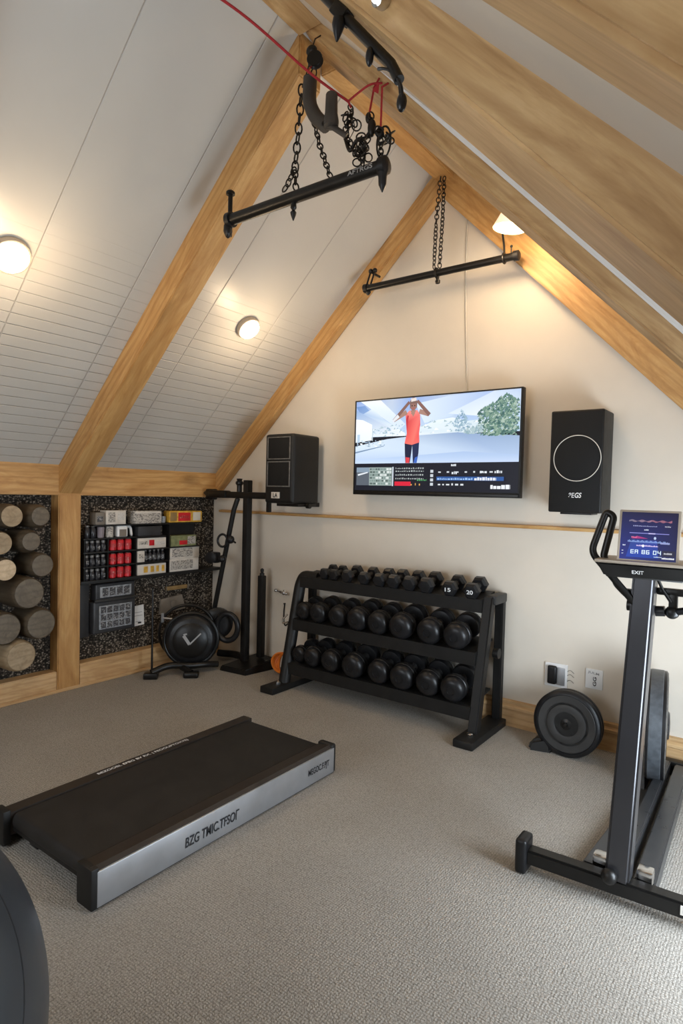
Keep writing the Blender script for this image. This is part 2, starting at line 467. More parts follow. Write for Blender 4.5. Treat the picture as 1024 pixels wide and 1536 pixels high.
# rafters on the left slope
def rafter_left(y0, y1, depth, x1=1.99, x0=-.02):
    A = [(x0, y0, zl(x0)-depth), (x0, y1, zl(x0)-depth), (x0, y1, zl(x0)+.02), (x0, y0, zl(x0)+.02)]
    B = [(x1, y0, zl(x1)-depth), (x1, y1, zl(x1)-depth), (x1, y1, zl(x1)+.02), (x1, y0, zl(x1)+.02)]
    return beam8(A, B, 'pine_warm')
rafter_left(-.075, 0, .16)
rafter_left(F2[0], F2[1], .185)
rafter_left(-2.79, -2.64, .185)
# rafters on the right slope (bottom back edge offset, bottom front edge offset)
def rafter_right(y0, y1, ob, of, mat, top=(.32, .32), x0=2.0, x1=RX):
    # offsets of the lower back edge, lower front edge and top above the gable rafter's underside, at x0 and x1
    A = [(x0, y0, lo(x0)+of[0]), (x0, y1, lo(x0)+ob[0]), (x0, y1, lo(x0)+.32), (x0, y0, lo(x0)+top[0])]
    B = [(x1, y0, lo(x1)+of[1]), (x1, y1, lo(x1)+ob[1]), (x1, y1, lo(x1)+.32), (x1, y0, lo(x1)+top[1])]
    return beam8(A, B, mat)
rafter_right(-.11, 0, (0, 0), (0, 0), 'pine_warm')
rafter_right(F2[0], F2[1], (.146, .117), (.199, .113), 'pine_pale')
rafter_right(F2[0]-.016, F2[0], (.297, .184), (.297, .184), 'white_plastic')     # added white strip in place of the lit ceiling sliver above the rafter
rafter_right(-2.65, -2.40, (.212, .102), (.261, .119), 'pine_pale')
rafter_right(-3.12, -2.95, (.216, .218), (.226, .166), 'pine_pale')
# ridge beams
bar_y(1.985, 2.10, 3.285, 3.43, F2[1], 0, 'pine_warm')
bar_y(1.985, 2.12, 3.37, 3.45, FY, F2[0], 'pine_pale')
# back wall: skirting board and thin ledge
m = MB(); m.prism([(0, 0), (-.022, 0), (-.022, .10), (-.030, .105), (-.030, .118), (-.018, .132), (-.018, .150), (0, .155)], 1.0, RX, 'x')
def _tox(o): return o
o = m.build('baseboard_back', 'pine_base'); struct(o)
m = MB(); m.prism([(0, 1.178), (-.03, 1.178), (-.035, 1.184), (-.035, 1.196), (0, 1.20)], .0, 3.6, 'x'); struct(m.build('trim_ledge', 'pine_warm'))

exec_parts = []
# ------------------------------------------------------------------ treadmill
tx0, tx1, ty0, ty1 = 1.452, 2.098, -2.432, -1.158
T = thing('treadmill', 'flat black walking treadmill with silver side panel lying on the carpet', 'treadmill', (1.775, -1.795, 0))
m = MB(); m.box((1.775, -1.80, .078), (.53, ty1-ty0-.05, .05), bev=.006); m.build('deck', 'satin_black', T)
m = MB()
# belt: a flattened loop around the deck
pr = []
for i in range(13): a = PI/2+PI*i/12; pr.append((ty0+.035+math.cos(a)*.022, .094+math.sin(a)*.031))
for i in range(13): a = -PI/2+PI*i/12; pr.append((ty1-.035+math.cos(a)*.022, .094+math.sin(a)*.031))
A = [m.bm.verts.new((1.535, *q)) for q in pr]; B_ = [m.bm.verts.new((2.005, *q)) for q in pr]
n = len(pr)
for i in range(n): m._face([A[i], A[(i+1) % n], B_[(i+1) % n], B_[i]])
m._face(A[::-1]); m._face(B_); m.build('belt', 'belt_black', T)
r1 = MB(); r1.prism([(2.012, .045), (2.090, .0), (2.090, .128), (2.078, .138), (2.015, .131)], ty0, ty1, 'y'); r1 = r1.build('side_rail', 'brown_black', T, flat=True)
sp = MB(); sp.box((2.093, (ty0+ty1)/2, .066), (.010, ty1-ty0-.024, .118), bev=.003); sp = sp.build('side_panel', 'silver', r1)
sp['label'] = 'brushed silver side panel'
e = MB(); e.box((2.052, ty1-.012, .072), (.09, .036, .138), bev=.012, seg=3); e.build('end_cap', 'satin_black', T)
e = MB(); e.box((2.052, ty0+.006, .07), (.088, .028, .135), bev=.006); e.build('end_cap', 'satin_black', T)
r2 = MB(); r2.prism([(1.462, .0), (1.528, .045), (1.528, .1295), (1.468, .1295), (1.462, .124)], ty0, ty1, 'y'); r2 = r2.build('side_rail', 'brown_black', T, flat=True)
e = MB(); e.box((1.494, ty0-.004, .075), (.075, .03, .13), bev=.006); e.build('end_cap', 'satin_black', T)
for x, y in ((1.60, -2.34), (1.96, -2.34), (1.60, -1.25), (1.96, -1.25)):
    f = MB(); f.box((x, y, .028), (.06, .07, .056), bev=.008); f.build('foot', 'black_rubber', T)
lettering('BZG TMIC.TFSOГ', (2.0985, -2.07, .042), (0, 1, 0), (0, 0, 1), .040, 'ink_black', r1, .27, shear=.1)
lettering('MEGOC.F.PJT', (2.0985, -1.365, .044), (0, 1, 0), (0, 0, 1), .038, 'ink_black', r1, .155)
lettering('BEZOOBL EFBG BV RX. | FEOOUPTOXYEJ', (1.506, -2.045, .1295), (0, 1, 0), (-1, 0, 0), .022, 'ink_white', r2, .48, lift=.001)

# ------------------------------------------------------------------ dumbbell rack
RK = thing('dumbbell_rack', 'black three tier dumbbell rack against the back wall under the television', 'rack', (1.74, -.25, 0))
RL, RR = 1.045, 2.455
# left end: a bent tube that turns into the top shelf line
m = MB(); m.tube(rounded([(RL, -.355, .03), (RL, -.205, .70), (RL+.02, -.19, .765), (RL+.16, -.19, .765)], .11, 6), .041, 14); m.build('upright', 'satin_black', RK)
def slanted(x, y0, y1, z0, z1, wx, wy):
    b = MB(); b.hexa([(x-wx/2, y0-wy/2, z0), (x+wx/2, y0-wy/2, z0), (x+wx/2, y0+wy/2, z0), (x-wx/2, y0+wy/2, z0),
                      (x-wx/2, y1-wy/2, z1), (x+wx/2, y1-wy/2, z1), (x+wx/2, y1+wy/2, z1), (x-wx/2, y1+wy/2, z1)])
    bmesh.ops.bevel(b.bm, geom=b.bm.edges[:], offset=.006, segments=2, affect='EDGES'); return b
slanted(RR, -.355, -.19, .03, .785, .055, .06).build('upright', 'satin_black', RK)
slanted(RL, -.065, -.065, .03, .76, .05, .05).build('upright', 'satin_black', RK)
slanted(RR+.01, -.05, -.05, .03, .77, .05, .05).build('upright', 'satin_black', RK)
m = MB(); m.box((RR+.012, -.11, .765), (.058, .17, .055), bev=.01); m.build('end_cap', 'dark_grey', RK)
m = MB(); m.box((RL, -.13, .755), (.05, .12, .05), bev=.01); m.build('end_cap', 'satin_black', RK)
for x, y0 in ((RL, -.535), (RR+.005, -.51)):
    m = MB(); m.box((x, (y0-.03)/2, .022), (.115, -.03-y0, .044), bev=.008); m.build('foot', 'satin_black', RK)
    b = MB(); b.lathe([(.018, 0), (.018, .012), (.010, .018)], (x, -.415, .044), (0, 0, 1), 8); b.build('bolt', 'chrome', RK)
TILT = math.radians(9)
def shelf(yf, zf, yb):       # a tray tilted to the front with a deep front lip
    L0, L1 = RL+.03, RR-.025
    b = MB(); t = math.tan(TILT); zb = zf+(yb-yf)*t
    b.prism([(yf, zf-.075), (yf+.025, zf-.075), (yf+.025, zf-.012), (yb, zb-.012), (yb, zb), (yf, zf)], L0, L1, 'x')
    b.build('shelf', 'satin_black', RK, flat=True)
SHE = {'top': (-.245, .768, -.06), 'middle': (-.315, .478, -.07), 'bottom': (-.355, .178, -.08)}
for k in SHE: shelf(*SHE[k])
m = MB(); m.cyl((RR+.028, -.17, .46), (RR+.06, -.17, .46), .03, seg=10); m.build('bolt', 'satin_black', RK)
m = MB(); m.tube([(RL-.03, -.30, .50), (RL-.045, -.33, .47), (RL-.02, -.36, .45), (RL+.02, -.35, .46)], .006, 6); m.build('cable_clip', 'chrome', RK)

# dumbbells: handle and heads along local y, resting at local z = 0
def dumbbell_hex(name, lab, R, L):
    t = thing(name, lab, 'dumbbell', (0, 0, 0))
    h = R*math.cos(PI/6)
    b = MB(); b.cyl((0, -L*.3, h), (0, L*.3, h), R*.36, seg=12); b.build('handle', 'dark_grey', t)
    for s in (-1, 1):
        b = MB(); a, c = s*L*.2, s*L*.5
        b.lathe([(R*.72, 0), (R, .012), (R, abs(c-a)-.014), (R*.74, abs(c-a)), (R*.5, abs(c-a)+.001)], (0, a, h), (0, s, 0), 6)
        b.build('head', 'black_rubber', t, angle=25)
    return t
def dumbbell_round(name, lab, R, L):
    t = thing(name, lab, 'dumbbell', (0, 0, 0))
    b = MB(); b.cyl((0, -L*.3, R), (0, L*.3, R), R*.34, seg=12); b.build('handle', 'dark_grey', t)
    for s in (-1, 1):
        b = MB(); w = L*.34
        b.lathe([(R*.6, 0), (R*.93, .006), (R, .016), (R, w*.42), (R*.955, w*.45), (R*.955, w*.50), (R*.99, w*.53), (R*.97, w*.72), (R*.86, w*.88), (R*.62, w*.985), (R*.3, w), (R*.28, w-.003), (.001, w-.003)], (0, s*L*.16, R), (0, s, 0), 20)
        b.build('head', 'black_rubber', t, angle=35)
    return t
hexp = rndp = None
def place_db(kind, i, x, row, scale, rz, nrow, yc):
    global hexp, rndp
    yf, zf, yb = SHE[row]
    z = zf+(yc-yf)*math.tan(TILT)
    lab = '%s dumbbell from the left on the %s shelf of the black rack' % (('black hex ' if kind == 'hex' else 'round black rubber ')+ORD[i], row)
    lab = ('%s black %s from the left on the %s shelf of the rack' % (ORD[i], 'hex dumbbell' if kind == 'hex' else 'round rubber dumbbell', row))
    grp = 'dumbbells on the %s shelf of the rack' % row
    rot = (TILT, 0, rz); sc = (scale,)*3
    if kind == 'hex':
        if hexp is None:
            hexp = dumbbell_hex('hex_dumbbell', lab, .046, .19); hexp.location = (x, yc, z+.001); hexp.rotation_euler = rot; hexp.scale = sc; hexp['group'] = grp; return hexp
        return dup(hexp, (x, yc, z+.001), lab, rot, sc, grp)
    if rndp is None:
        rndp = dumbbell_round('round_dumbbell', lab, .064, .25); rndp.location = (x, yc, z+.001); rndp.rotation_euler = rot; rndp.scale = sc; rndp['group'] = grp; return rndp
    return dup(rndp, (x, yc, z+.001), lab, rot, sc, grp)
XT = [1.287, 1.372, 1.487, 1.620, 1.742, 1.846, 1.962, 2.080, 2.235, 2.375]
ST = [.86, .86, .98, .98, 1.02, 1.04, 1.08, 1.12, 1.06, 1.10]
for i, x in enumerate(XT): place_db('hex', i, x-.015, 'top', ST[i], .10, 10, -.165)
XM = [1.160, 1.300, 1.465, 1.628, 1.785, 1.955, 2.145, 2.318]
SM = [.92, 1.05, 1.08, 1.18, 1.16, 1.25, 1.22, 1.22]
for i, x in enumerate(XM): place_db('round', i, x-.012, 'middle', SM[i], .08, 8, -.20)
XB = [1.152, 1.280, 1.440, 1.625, 1.815, 1.985, 2.160, 2.320]
SB = [.90, 1.06, 1.14, 1.25, 1.18, 1.24, 1.20, 1.20]
for i, x in enumerate(XB): place_db('round', i, x-.012, 'bottom', SB[i], .08, 8, -.225)
# white weight marks on the two hexes at the right end
tops = [o for o in bpy.data.objects if o.get('label', '').endswith('top shelf of the rack')]
for o, s in ((tops[-2], '15'), (tops[-1], '20')):
    ORIGIN[o.name] = V((0, 0, 0))
    lettering(s, (-.018, -.0975, .030), (1, 0, 0), (0, 0, 1), .022, 'ink_white', o, .034, name='weight_mark', lift=.003)

# ------------------------------------------------------------------ television
TV = thing('television', 'black flat screen television on the back wall showing a person in red', 'television', (2.0, -.0, 1.36))
ax0, ax1, az0, az1 = 1.420, 2.582, 1.352, 1.984
m = MB(); m.box(((ax0+ax1)/2, -.095, (az0+az1)/2), (ax1-ax0, .045, az1-az0), bev=.005); m.build('bezel', 'satin_black', TV)
m = MB(); m.box(((ax0+ax1)/2+.01, -.122, az0+.012), (ax1-ax0-.03, .012, .022), bev=.004); m.build('sound_bar', 'black_metal', TV)
m = MB(); m.box((2.0, -.037, 1.66), (.5, .075, .3), bev=.006); m.build('wall_mount', 'black_metal', TV)

class Pic:
    "a flat picture: coloured polygons stacked by hairbreadths on a surface, u and v from 0 to 1"
    def __init__(s, o, xd, yd, w, h):
        s.o = V(o); s.x = V(xd).normalized()*w; s.y = V(yd).normalized()*h; s.n = V(xd).cross(V(yd)).normalized()
        s.v = []; s.f = []; s.c = []; s.k = 0
    def poly(s, pts, col):
        s.k += 1; b = len(s.v); cols = col if isinstance(col, list) else [col]*len(pts)
        for (u, v), c in zip(pts, cols):
            u = min(1, max(0, u)); v = min(1, max(0, v))
            s.v.append(s.o+s.x*u+s.y*v+s.n*(.00001*s.k)); s.c.append(c)
        s.f.append(list(range(b, b+len(pts))))
    def rect(s, u0, v0, u1, v1, col): s.poly([(u0, v0), (u1, v0), (u1, v1), (u0, v1)], col)
    def disc(s, u, v, ru, rv, col, n=14): s.poly([(u+ru*math.cos(2*PI*i/n), v+rv*math.sin(2*PI*i/n)) for i in range(n)], col)
    def limb(s, a, b, wa, wb, col, asp=2.):   # a tapered stroke, widths in u
        dx, dy = (b[0]-a[0])*asp, b[1]-a[1]; L = math.hypot(dx, dy) or 1; nx, ny = -dy/L, dx/L
        s.poly([(a[0]+nx*wa/asp*1, a[1]+ny*wa), (a[0]-nx*wa/asp, a[1]-ny*wa), (b[0]-nx*wb/asp, b[1]-ny*wb), (b[0]+nx*wb/asp, b[1]+ny*wb)], col)
    def build(s, name, parent):
        off = ORIGIN.get(parent.name, V((0, 0, 0)))
        me = bpy.data.meshes.new(name); me.from_pydata([tuple(p-off) for p in s.v], [], s.f)
        at = me.color_attributes.new('Col', 'FLOAT_COLOR', 'POINT')
        for i, c in enumerate(s.c): at.data[i].color = (*c, 1)
        me.materials.append(MATS['display_picture']); o = bpy.data.objects.new(name, me); COL.objects.link(o); o.parent = parent; ORIGIN[o.name] = off
        return o
P = Pic((ax0+.014, -.1182, az0+.030), (1, 0, 0), (0, 0, 1), ax1-ax0-.026, az1-az0-.040)
P.rect(0, 0, 1, 1, (.012, .013, .022))
HZ = .30   # the picture starts above the data band
def pv(v): return HZ+(1-HZ)*v
N_ = 8
for i in range(N_):     # sky with bands of cloud
    u0, u1 = i/N_, (i+1)/N_
    P.poly([(u0, pv(.42)), (u1, pv(.42)), (u1, 1), (u0, 1)], [(.56, .72, .92), (.56, .72, .92), (.30+.25*((i+1) % 3)/2, .44+.2*((i+1) % 3)/2, .80), (.30+.25*(i % 3)/2, .44+.2*(i % 3)/2, .80)])
P.poly([(.03, 1), (.17, 1), (.34, pv(.60)), (.30, pv(.52))], [(.86, .93, .98), (.9, .95, 1), (.7, .82, .95), (.7, .82, .95)])
P.poly([(.0, pv(.92)), (.06, pv(.93)), (.22, pv(.52)), (.1, pv(.50))], [(.16, .30, .62), (.2, .36, .7), (.5, .66, .9), (.5, .66, .9)])
P.poly([(.40, pv(.9)), (.60, pv(.98)), (.74, 1), (.86, 1), (.62, pv(.68)), (.46, pv(.6))], [(.75, .85, .97), (.62, .74, .93), (.34, .46, .80), (.42, .55, .85), (.6, .74, .92), (.72, .84, .96)])
P.poly([(.60, pv(.72)), (.86, 1), (1, 1), (1, pv(.86)), (.78, pv(.66))], [(.72, .83, .95), (.66, .76, .93), (.52, .64, .86), (.62, .74, .9), (.82, .9, .97)])
# snowy mountains
P.poly([(0, pv(.43)), (0, pv(.86)), (.05, pv(.80)), (.12, pv(.88)), (.2, pv(.68)), (.28, pv(.56)), (.34, pv(.46)), (.34, pv(.42))], [(.75, .85, .95), (.3, .46, .75), (.45, .6, .84), (.86, .93, .98), (.6, .74, .9), (.8, .9, .96), (.85, .92, .97), (.9, .95, .98)])
P.poly([(.36, pv(.42)), (.36, pv(.50)), (.46, pv(.57)), (.54, pv(.64)), (.63, pv(.66)), (.72, pv(.6)), (.84, pv(.62)), (.84, pv(.42))], [(.85, .92, .96), (.72, .84, .93), (.8, .9, .95), (.78, .88, .94), (.84, .92, .96), (.7, .82, .9), (.6, .72, .8), (.7, .8, .86)])
rs = random.Random(3)
for i in range(90):
    u = rs.uniform(.08, .8); v = pv(rs.uniform(.42, .50+.12*(1-abs(u-.55))))
    c = rs.choice([(.35, .5, .62), (.55, .68, .78), (.95, .97, .98), (.42, .56, .6)])
    P.poly([(u, v), (u+rs.uniform(.008, .03), v+.004), (u+rs.uniform(.0, .02), v+rs.uniform(.008, .03))], c)
# road
P.poly([(0, HZ), (1, HZ), (1, pv(.36)), (.66, pv(.44)), (.42, pv(.42)), (.22, pv(.38)), (0, pv(.28))], [(.50, .64, .90), (.50, .64, .88), (.34, .46, .66), (.30, .42, .64), (.52, .66, .84), (.66, .78, .92), (.72, .84, .96)])
P.poly([(0, pv(.06)), (.3, pv(.1)), (.7, pv(.16)), (1, pv(.10)), (1, HZ), (0, HZ)], [(.56, .70, .94), (.5, .65, .9), (.44, .58, .84), (.46, .6, .85), (.58, .70, .92), (.62, .76, .98)])
P.poly([(0, pv(.19)), (.2, pv(.28)), (.2, pv(.27)), (0, pv(.165))], (.2, .3, .45))
# white house at the left
P.poly([(0, pv(.34)), (.115, pv(.37)), (.115, pv(.62)), (.05, pv(.70)), (0, pv(.72))], [(.82, .9, .97), (.86, .92, .97), (.93, .96, .98), (.97, .98, .99), (.97, .98, .99)])
P.rect(.012, pv(.34), .03, pv(.47), (.5, .66, .82)); P.rect(.117, pv(.36), .122, pv(.56), (.55, .66, .72))
for i in range(40):
    u = rs.uniform(0, .2); v = pv(rs.uniform(.26, .36)); P.rect(u, v, u+rs.uniform(.006, .02), v+.012, rs.choice([(.3, .42, .55), (.6, .72, .8), (.9, .95, .97)]))
# trees at the right
for i in range(1000):
    u = rs.gauss(.90, .065); v = .42+rs.random()*.56*(1-abs(u-.93)*2.6)
    if u < .78 or u > .995: continue
    s_ = rs.uniform(.008, .02); c = rs.choice([(.06, .14, .13), (.13, .25, .20), (.25, .38, .29), (.42, .54, .46), (.10, .20, .19), (.18, .30, .24)])
    vv = pv(v-.06)
    P.poly([(u-s_*.6, vv), (u+s_*.6, vv+s_*.4), (u+s_*.1, vv+s_*2.0)], c)
for i in range(120):
    u = rs.gauss(.685, .022); v = .44+rs.random()*.30*(1-abs(u-.685)*12)
    s_ = rs.uniform(.006, .014); c = rs.choice([(.22, .36, .5), (.35, .5, .62), (.5, .64, .74), (.28, .44, .54)])
    P.poly([(u-s_*.6, pv(v)), (u+s_*.6, pv(v)+s_*.4), (u, pv(v)+s_*2.2)], c)
for i in range(60):
    u = rs.uniform(.70, .80); v = rs.uniform(.40, .5); P.poly([(u, pv(v)), (u+.014, pv(v)), (u+.006, pv(v)+.03)], rs.choice([(.3, .44, .5), (.45, .58, .62)]))
# the person in the red top, arms raised to the head
sk = (.42, .24, .19); sd = (.25, .13, .11)
P.poly([(.352, HZ), (.380, HZ), (.388, pv(.15)), (.394, pv(.30)), (.344, pv(.31)), (.347, pv(.15))], (.015, .02, .055))
P.poly([(.400, HZ), (.424, HZ), (.434, pv(.15)), (.436, pv(.31)), (.392, pv(.30)), (.396, pv(.15))], (.02, .03, .09))
P.poly([(.354, HZ), (.376, HZ), (.379, pv(.08)), (.352, pv(.09))], (.75, .06, .08)); P.poly([(.404, HZ), (.424, HZ), (.429, pv(.10)), (.412, pv(.08))], (.05, .14, .55))
P.poly([(.343, pv(.30)), (.390, pv(.275)), (.438, pv(.31)), (.434, pv(.45)), (.440, pv(.58)), (.437, pv(.73)), (.418, pv(.80)), (.368, pv(.80)), (.345, pv(.74)), (.350, pv(.60)), (.356, pv(.45))],
       [(.95, .16, .14), (1, .2, .16), (.95, .14, .14), (.9, .1, .1), (.85, .09, .1), (.95, .2, .18), (1, .3, .26), (1, .32, .28), (.9, .14, .14), (.7, .05, .06), (.85, .1, .1)])
P.poly([(.356, pv(.50)), (.366, pv(.72)), (.358, pv(.73)), (.349, pv(.66))], (.55, .04, .06))
P.limb((.392, pv(.74)), (.394, pv(.84)), .024, .02, sk); P.poly([(.375, pv(.80)), (.412, pv(.80)), (.394, pv(.70))], sk)
P.limb((.352, pv(.78)), (.268, pv(.66)), .026, .019, sk); P.limb((.268, pv(.655)), (.368, pv(.93)), .020, .016, sd); P.limb((.262, pv(.645)), (.30, pv(.73)), .014, .02, (.80, .82, .86))
P.limb((.432, pv(.78)), (.492, pv(.72)), .026, .020, sk); P.limb((.496, pv(.715)), (.418, pv(.94)), .021, .016, sd)
P.disc(.394, pv(.895), .024, .070, (.33, .17, .14)); P.poly([(.372, pv(.80)), (.371, pv(.94)), (.385, 1*.985), (.404, .985), (.418, pv(.93)), (.416, pv(.82)), (.408, pv(.90)), (.38, pv(.90))], (.22, .13, .11))
P.limb((.378, pv(.955)), (.412, pv(.965)), .018, .016, (.82, .74, .70)); P.disc(.385, pv(.87), .004, .008, (.05, .03, .03)); P.disc(.402, pv(.87), .004, .008, (.05, .03, .03)); P.limb((.388, pv(.83)), (.400, pv(.83)), .005, .005, (.5, .1, .1))
# the data band
P.rect(.02, .055, .115, .255, (.11, .13, .16)); P.rect(.02, .20, .115, .255, (.25, .33, .42)); P.limb((.03, .17), (.10, .20), .01, .006, (.8, .85, .9))
P.rect(.11, .055, .265, .255, (.34, .42, .40))
for r in range(6):
    u = .115
    while u < .258:
        w = rs.uniform(.006, .02); P.rect(u, .065+r*.032, min(u+w, .262), .085+r*.032, rs.choice([(.75, .8, .78), (.10, .14, .13), (.22, .3, .28)])); u += w+.004
P.rect(.268, .05, .276, .26, (.65, .72, .8))
P.rect(.285, .055, .39, .10, (.72, .02, .05))
def band(u0, u1, v, h, col, lo_=.004, hi=.014, gap=.004):
    u = u0
    while u < u1:
        w = rs.uniform(lo_, hi); P.rect(u, v, min(u1, u+w), v+h*rs.uniform(.6, 1), col); u += w+gap
for v in (.125, .165, .205, .235): band(.29, .47, v, .018, (.45, .5, .5), .003, .01, .006)
band(.39, .45, .06, .025, (.75, .4, .1), .003, .008, .02); band(.43, .49, .11, .02, (.1, .4, .15))
for k in range(4): P.rect(.512, .06+k*.045, .53, .09+k*.045, (.6, .65, .7))
P.rect(.55, .115, .93, .155, (.03, .10, .33)); band(.555, .76, .122, .022, (.35, .55, .85)); band(.77, .89, .118, .035, (.8, .84, .9), .006, .016, .003)
band(.56, .72, .065, .022, (.7, .74, .78), .008, .02, .012); band(.64, .67, .18, .03, (.75, .8, .85)); band(.56, .88, .195, .018, (.7, .75, .8), .008, .02, .035)
band(.80, .84, .19, .03, (.75, .8, .85)); band(.88, .92, .19, .032, (.8, .85, .9)); band(.86, .965, .035, .045, (.85, .88, .92), .01, .022, .003)
band(.635, .665, .262, .022, (.8, .85, .9), .004, .007, .002)
P.build('screen', TV)
# ------------------------------------------------------------------ loudspeakers
S = thing('loudspeaker', 'tall black loudspeaker with a white circle, on the wall right of the television', 'speaker', (2.91, 0, 1.284))
m = MB(); m.box((2.91, -.115, 1.552), (.268, .205, .535), bev=.010, seg=3); m.build('cabinet', 'speaker_black', S)
m = MB(); m.box((2.91, -.2185, 1.552), (.25, .006, .515), bev=.0025); m.build('front_baffle', 'grille_black', S)
m = MB(); m.lathe([(.112, 0), (.112, .004), (.106, .0055), (.02, .007), (.001, .007)], (2.918, -.2215, 1.568), (0, -1, 0), 48); m.build('grille', 'grille_black', S)
m = MB(); m.torus((2.918, -.2235, 1.568), (0, 1, 0), .1185, .0022, 64, 8, 1.0); o = m.build('ring', 'white_paint_ring', S); o['label'] = 'thin white ring'
lettering('ЗЕ', (2.882, -.2215, 1.362), (1, 0, 0), (0, 0, 1), .026, 'ink_white', S, .030, name='logo', shear=.1)
lettering('GS', (2.914, -.2215, 1.362), (1, 0, 0), (0, 0, 1), .027, 'ink_white', S, .034, name='logo', shear=.2)
m = MB(); m.box((2.91, -.006, 1.55), (.12, .012, .2)); m.build('wall_bracket', 'black_metal', S)
m = MB(); m.box((2.91, -.12, 1.279), (.16, .13, .010), bev=.003); m.build('base_pad', 'black_rubber', S)

S = thing('loudspeaker', 'black loudspeaker with two framed square grilles, on the wall left of the television', 'speaker', (.95, 0, 1.275))
m = MB(); m.box((.948, -.205, 1.518), (.266, .29, .485), bev=.028, seg=4); m.build('cabinet', 'speaker_black', S)
m = MB()
def frame_rect(b, x0, x1, z0, z1, y, t=.008, d=.006):
    for c, s in (((x0+x1)/2, z0), ((x0+x1)/2, z1)): b.box((c, y, s), (x1-x0+t, d, t), bev=.002)
    for c in (x0, x1): b.box((c, y, (z0+z1)/2), (t, d, z1-z0), bev=.002)
frame_rect(m, .845, 1.050, 1.585, 1.735, -.3525); m.build('grille_frame', 'frame_grey', S)
m = MB(); frame_rect(m, .845, 1.050, 1.395, 1.565, -.3525); m.build('grille_frame', 'frame_grey', S)
m = MB(); m.box((.9475, -.351, 1.66), (.19, .005, .135), bev=.002); m.build('grille', 'grille_black', S)
m = MB(); m.box((.9475, -.351, 1.48), (.19, .005, .155), bev=.002); m.build('grille', 'grille_black', S)
m = MB(); m.box((.925, -.3525, 1.333), (.075, .005, .044)); bd = m.build('badge', 'pale_label', S); bd['label'] = 'small white badge'
lettering('LA', (.905, -.3555, 1.318), (1, 0, 0), (0, 0, 1), .03, 'ink_black', bd, .042)
m = MB(); m.box((.98, -.19, 1.266), (.20, .20, .02), bev=.004); m.box((.98, -.06, 1.268), (.12, .12, .03), bev=.004); m.cyl((1.085, -.20, 1.262), (1.115, -.20, 1.262), .018, seg=12); m.build('wall_bracket', 'black_metal', S)
m = MB(); m.box((.95, -.032, 1.40), (.14, .064, .26), bev=.006); m.build('mounting_plate', 'black_metal', S)

# ------------------------------------------------------------------ upright exercise machine (right)
E_ = thing('exercise_machine', 'upright exercise machine with grey column, tablet console and black flywheel', 'exercise machine', (3.42, -1.31, 0))
m = MB(); m.hexa([(3.11, -1.365, .035), (3.84, -1.325, .035), (3.84, -1.27, .035), (3.11, -1.31, .035), (3.11, -1.365, .088), (3.84, -1.325, .088), (3.84, -1.27, .088), (3.11, -1.31, .088)])
bmesh.ops.bevel(m.bm, geom=m.bm.edges[:], offset=.007, segments=2, affect='EDGES'); cb = m.build('crossbar', 'black_metal', E_)
for x, y in ((3.095, -1.338), (3.855, -1.297)):
    c = MB(); c.box((x, y, .063), (.042, .085, .126), bev=.017, seg=4); c.build('end_cap', 'black_rubber', E_)
st = MB(); st.box((3.640, -1.3384, .066), (.082, .002, .030), rot=Matrix.Rotation(math.atan2(.04, .73), 3, 'Z')); st = st.build('sticker', 'pale_label', cb)
lettering('PYCU', (3.613, -1.342, .058), (.73, .04, 0), (0, 0, 1), .014, 'ink_black', cb, .045)
m = MB()
cA, cB = V((3.412, -1.325, .085)), V((3.455, -1.325, 1.11))
m.hexa([cA+V(q) for q in ((-.039, -.03, 0), (.037, -.03, 0), (.037, .045, 0), (-.039, .045, 0))]+[cB+V(q) for q in ((-.034, -.03, 0), (.033, -.03, 0), (.033, .045, 0), (-.034, .045, 0))])
bmesh.ops.bevel(m.bm, geom=m.bm.edges[:], offset=.009, segments=3, affect='EDGES'); m.build('column', 'column_grey', E_)
m = MB(); m.ball((3.392, -1.368, .105), .026, sz=(1, .9, 1)); m.build('hinge_bolt', 'black_metal', E_)
for x in (3.345, 3.485):
    m = MB(); m.box((x, -1.268, .095), (.05, .05, .05), bev=.008); m.build('hinge_block', 'chrome', E_)
# two sloping sheet-metal base rails running back to the flywheel
def rail_plate(x0n, x1n, x0f, x1f, yn, yf, zn, zf, t, name, mat):
    b = MB(); b.hexa([(x0n, yn, zn-t), (x1n, yn, zn-t*1.3), (x1f, yf, zf-t*1.3), (x0f, yf, zf-t), (x0n, yn, zn), (x1n, yn, zn), (x1f, yf, zf), (x0f, yf, zf)])
    bmesh.ops.bevel(b.bm, geom=b.bm.edges[:], offset=.005, segments=2, affect='EDGES'); return b.build(name, mat, E_)
rail_plate(3.278, 3.372, 3.322, 3.362, -1.255, -.50, .062, .055, .04, 'base_rail', 'gunmetal')
rail_plate(3.372, 3.425, 3.362, 3.402, -1.255, -.16, .085, .085, .06, 'base_rail', 'gunmetal')
rail_plate(3.446, 3.515, 3.422, 3.480, -1.255, -.16, .068, .075, .05, 'base_rail', 'gunmetal')
m = MB(); m.box((3.42, -.10, .035), (.28, .06, .07), bev=.01); m.build('rear_foot', 'black_metal', E_)
FC = V((3.352, -.290, .295)); FX = V((.990, .138, 0)).normalized()
m = MB(); m.lathe([(.06, -.040), (.15, -.046), (.215, -.045), (.240, -.042), (.252, -.036), (.252, .036), (.240, .042), (.215, .045), (.15, .046), (.06, .040)], FC, FX, 56); fw = m.build('flywheel', 'black_rubber', E_)
m = MB(); m.lathe([(.2505, -.032), (.2545, -.028), (.2545, .022), (.2505, .026)], FC, FX, 56); m.build('tread', 'tread_grey', fw)
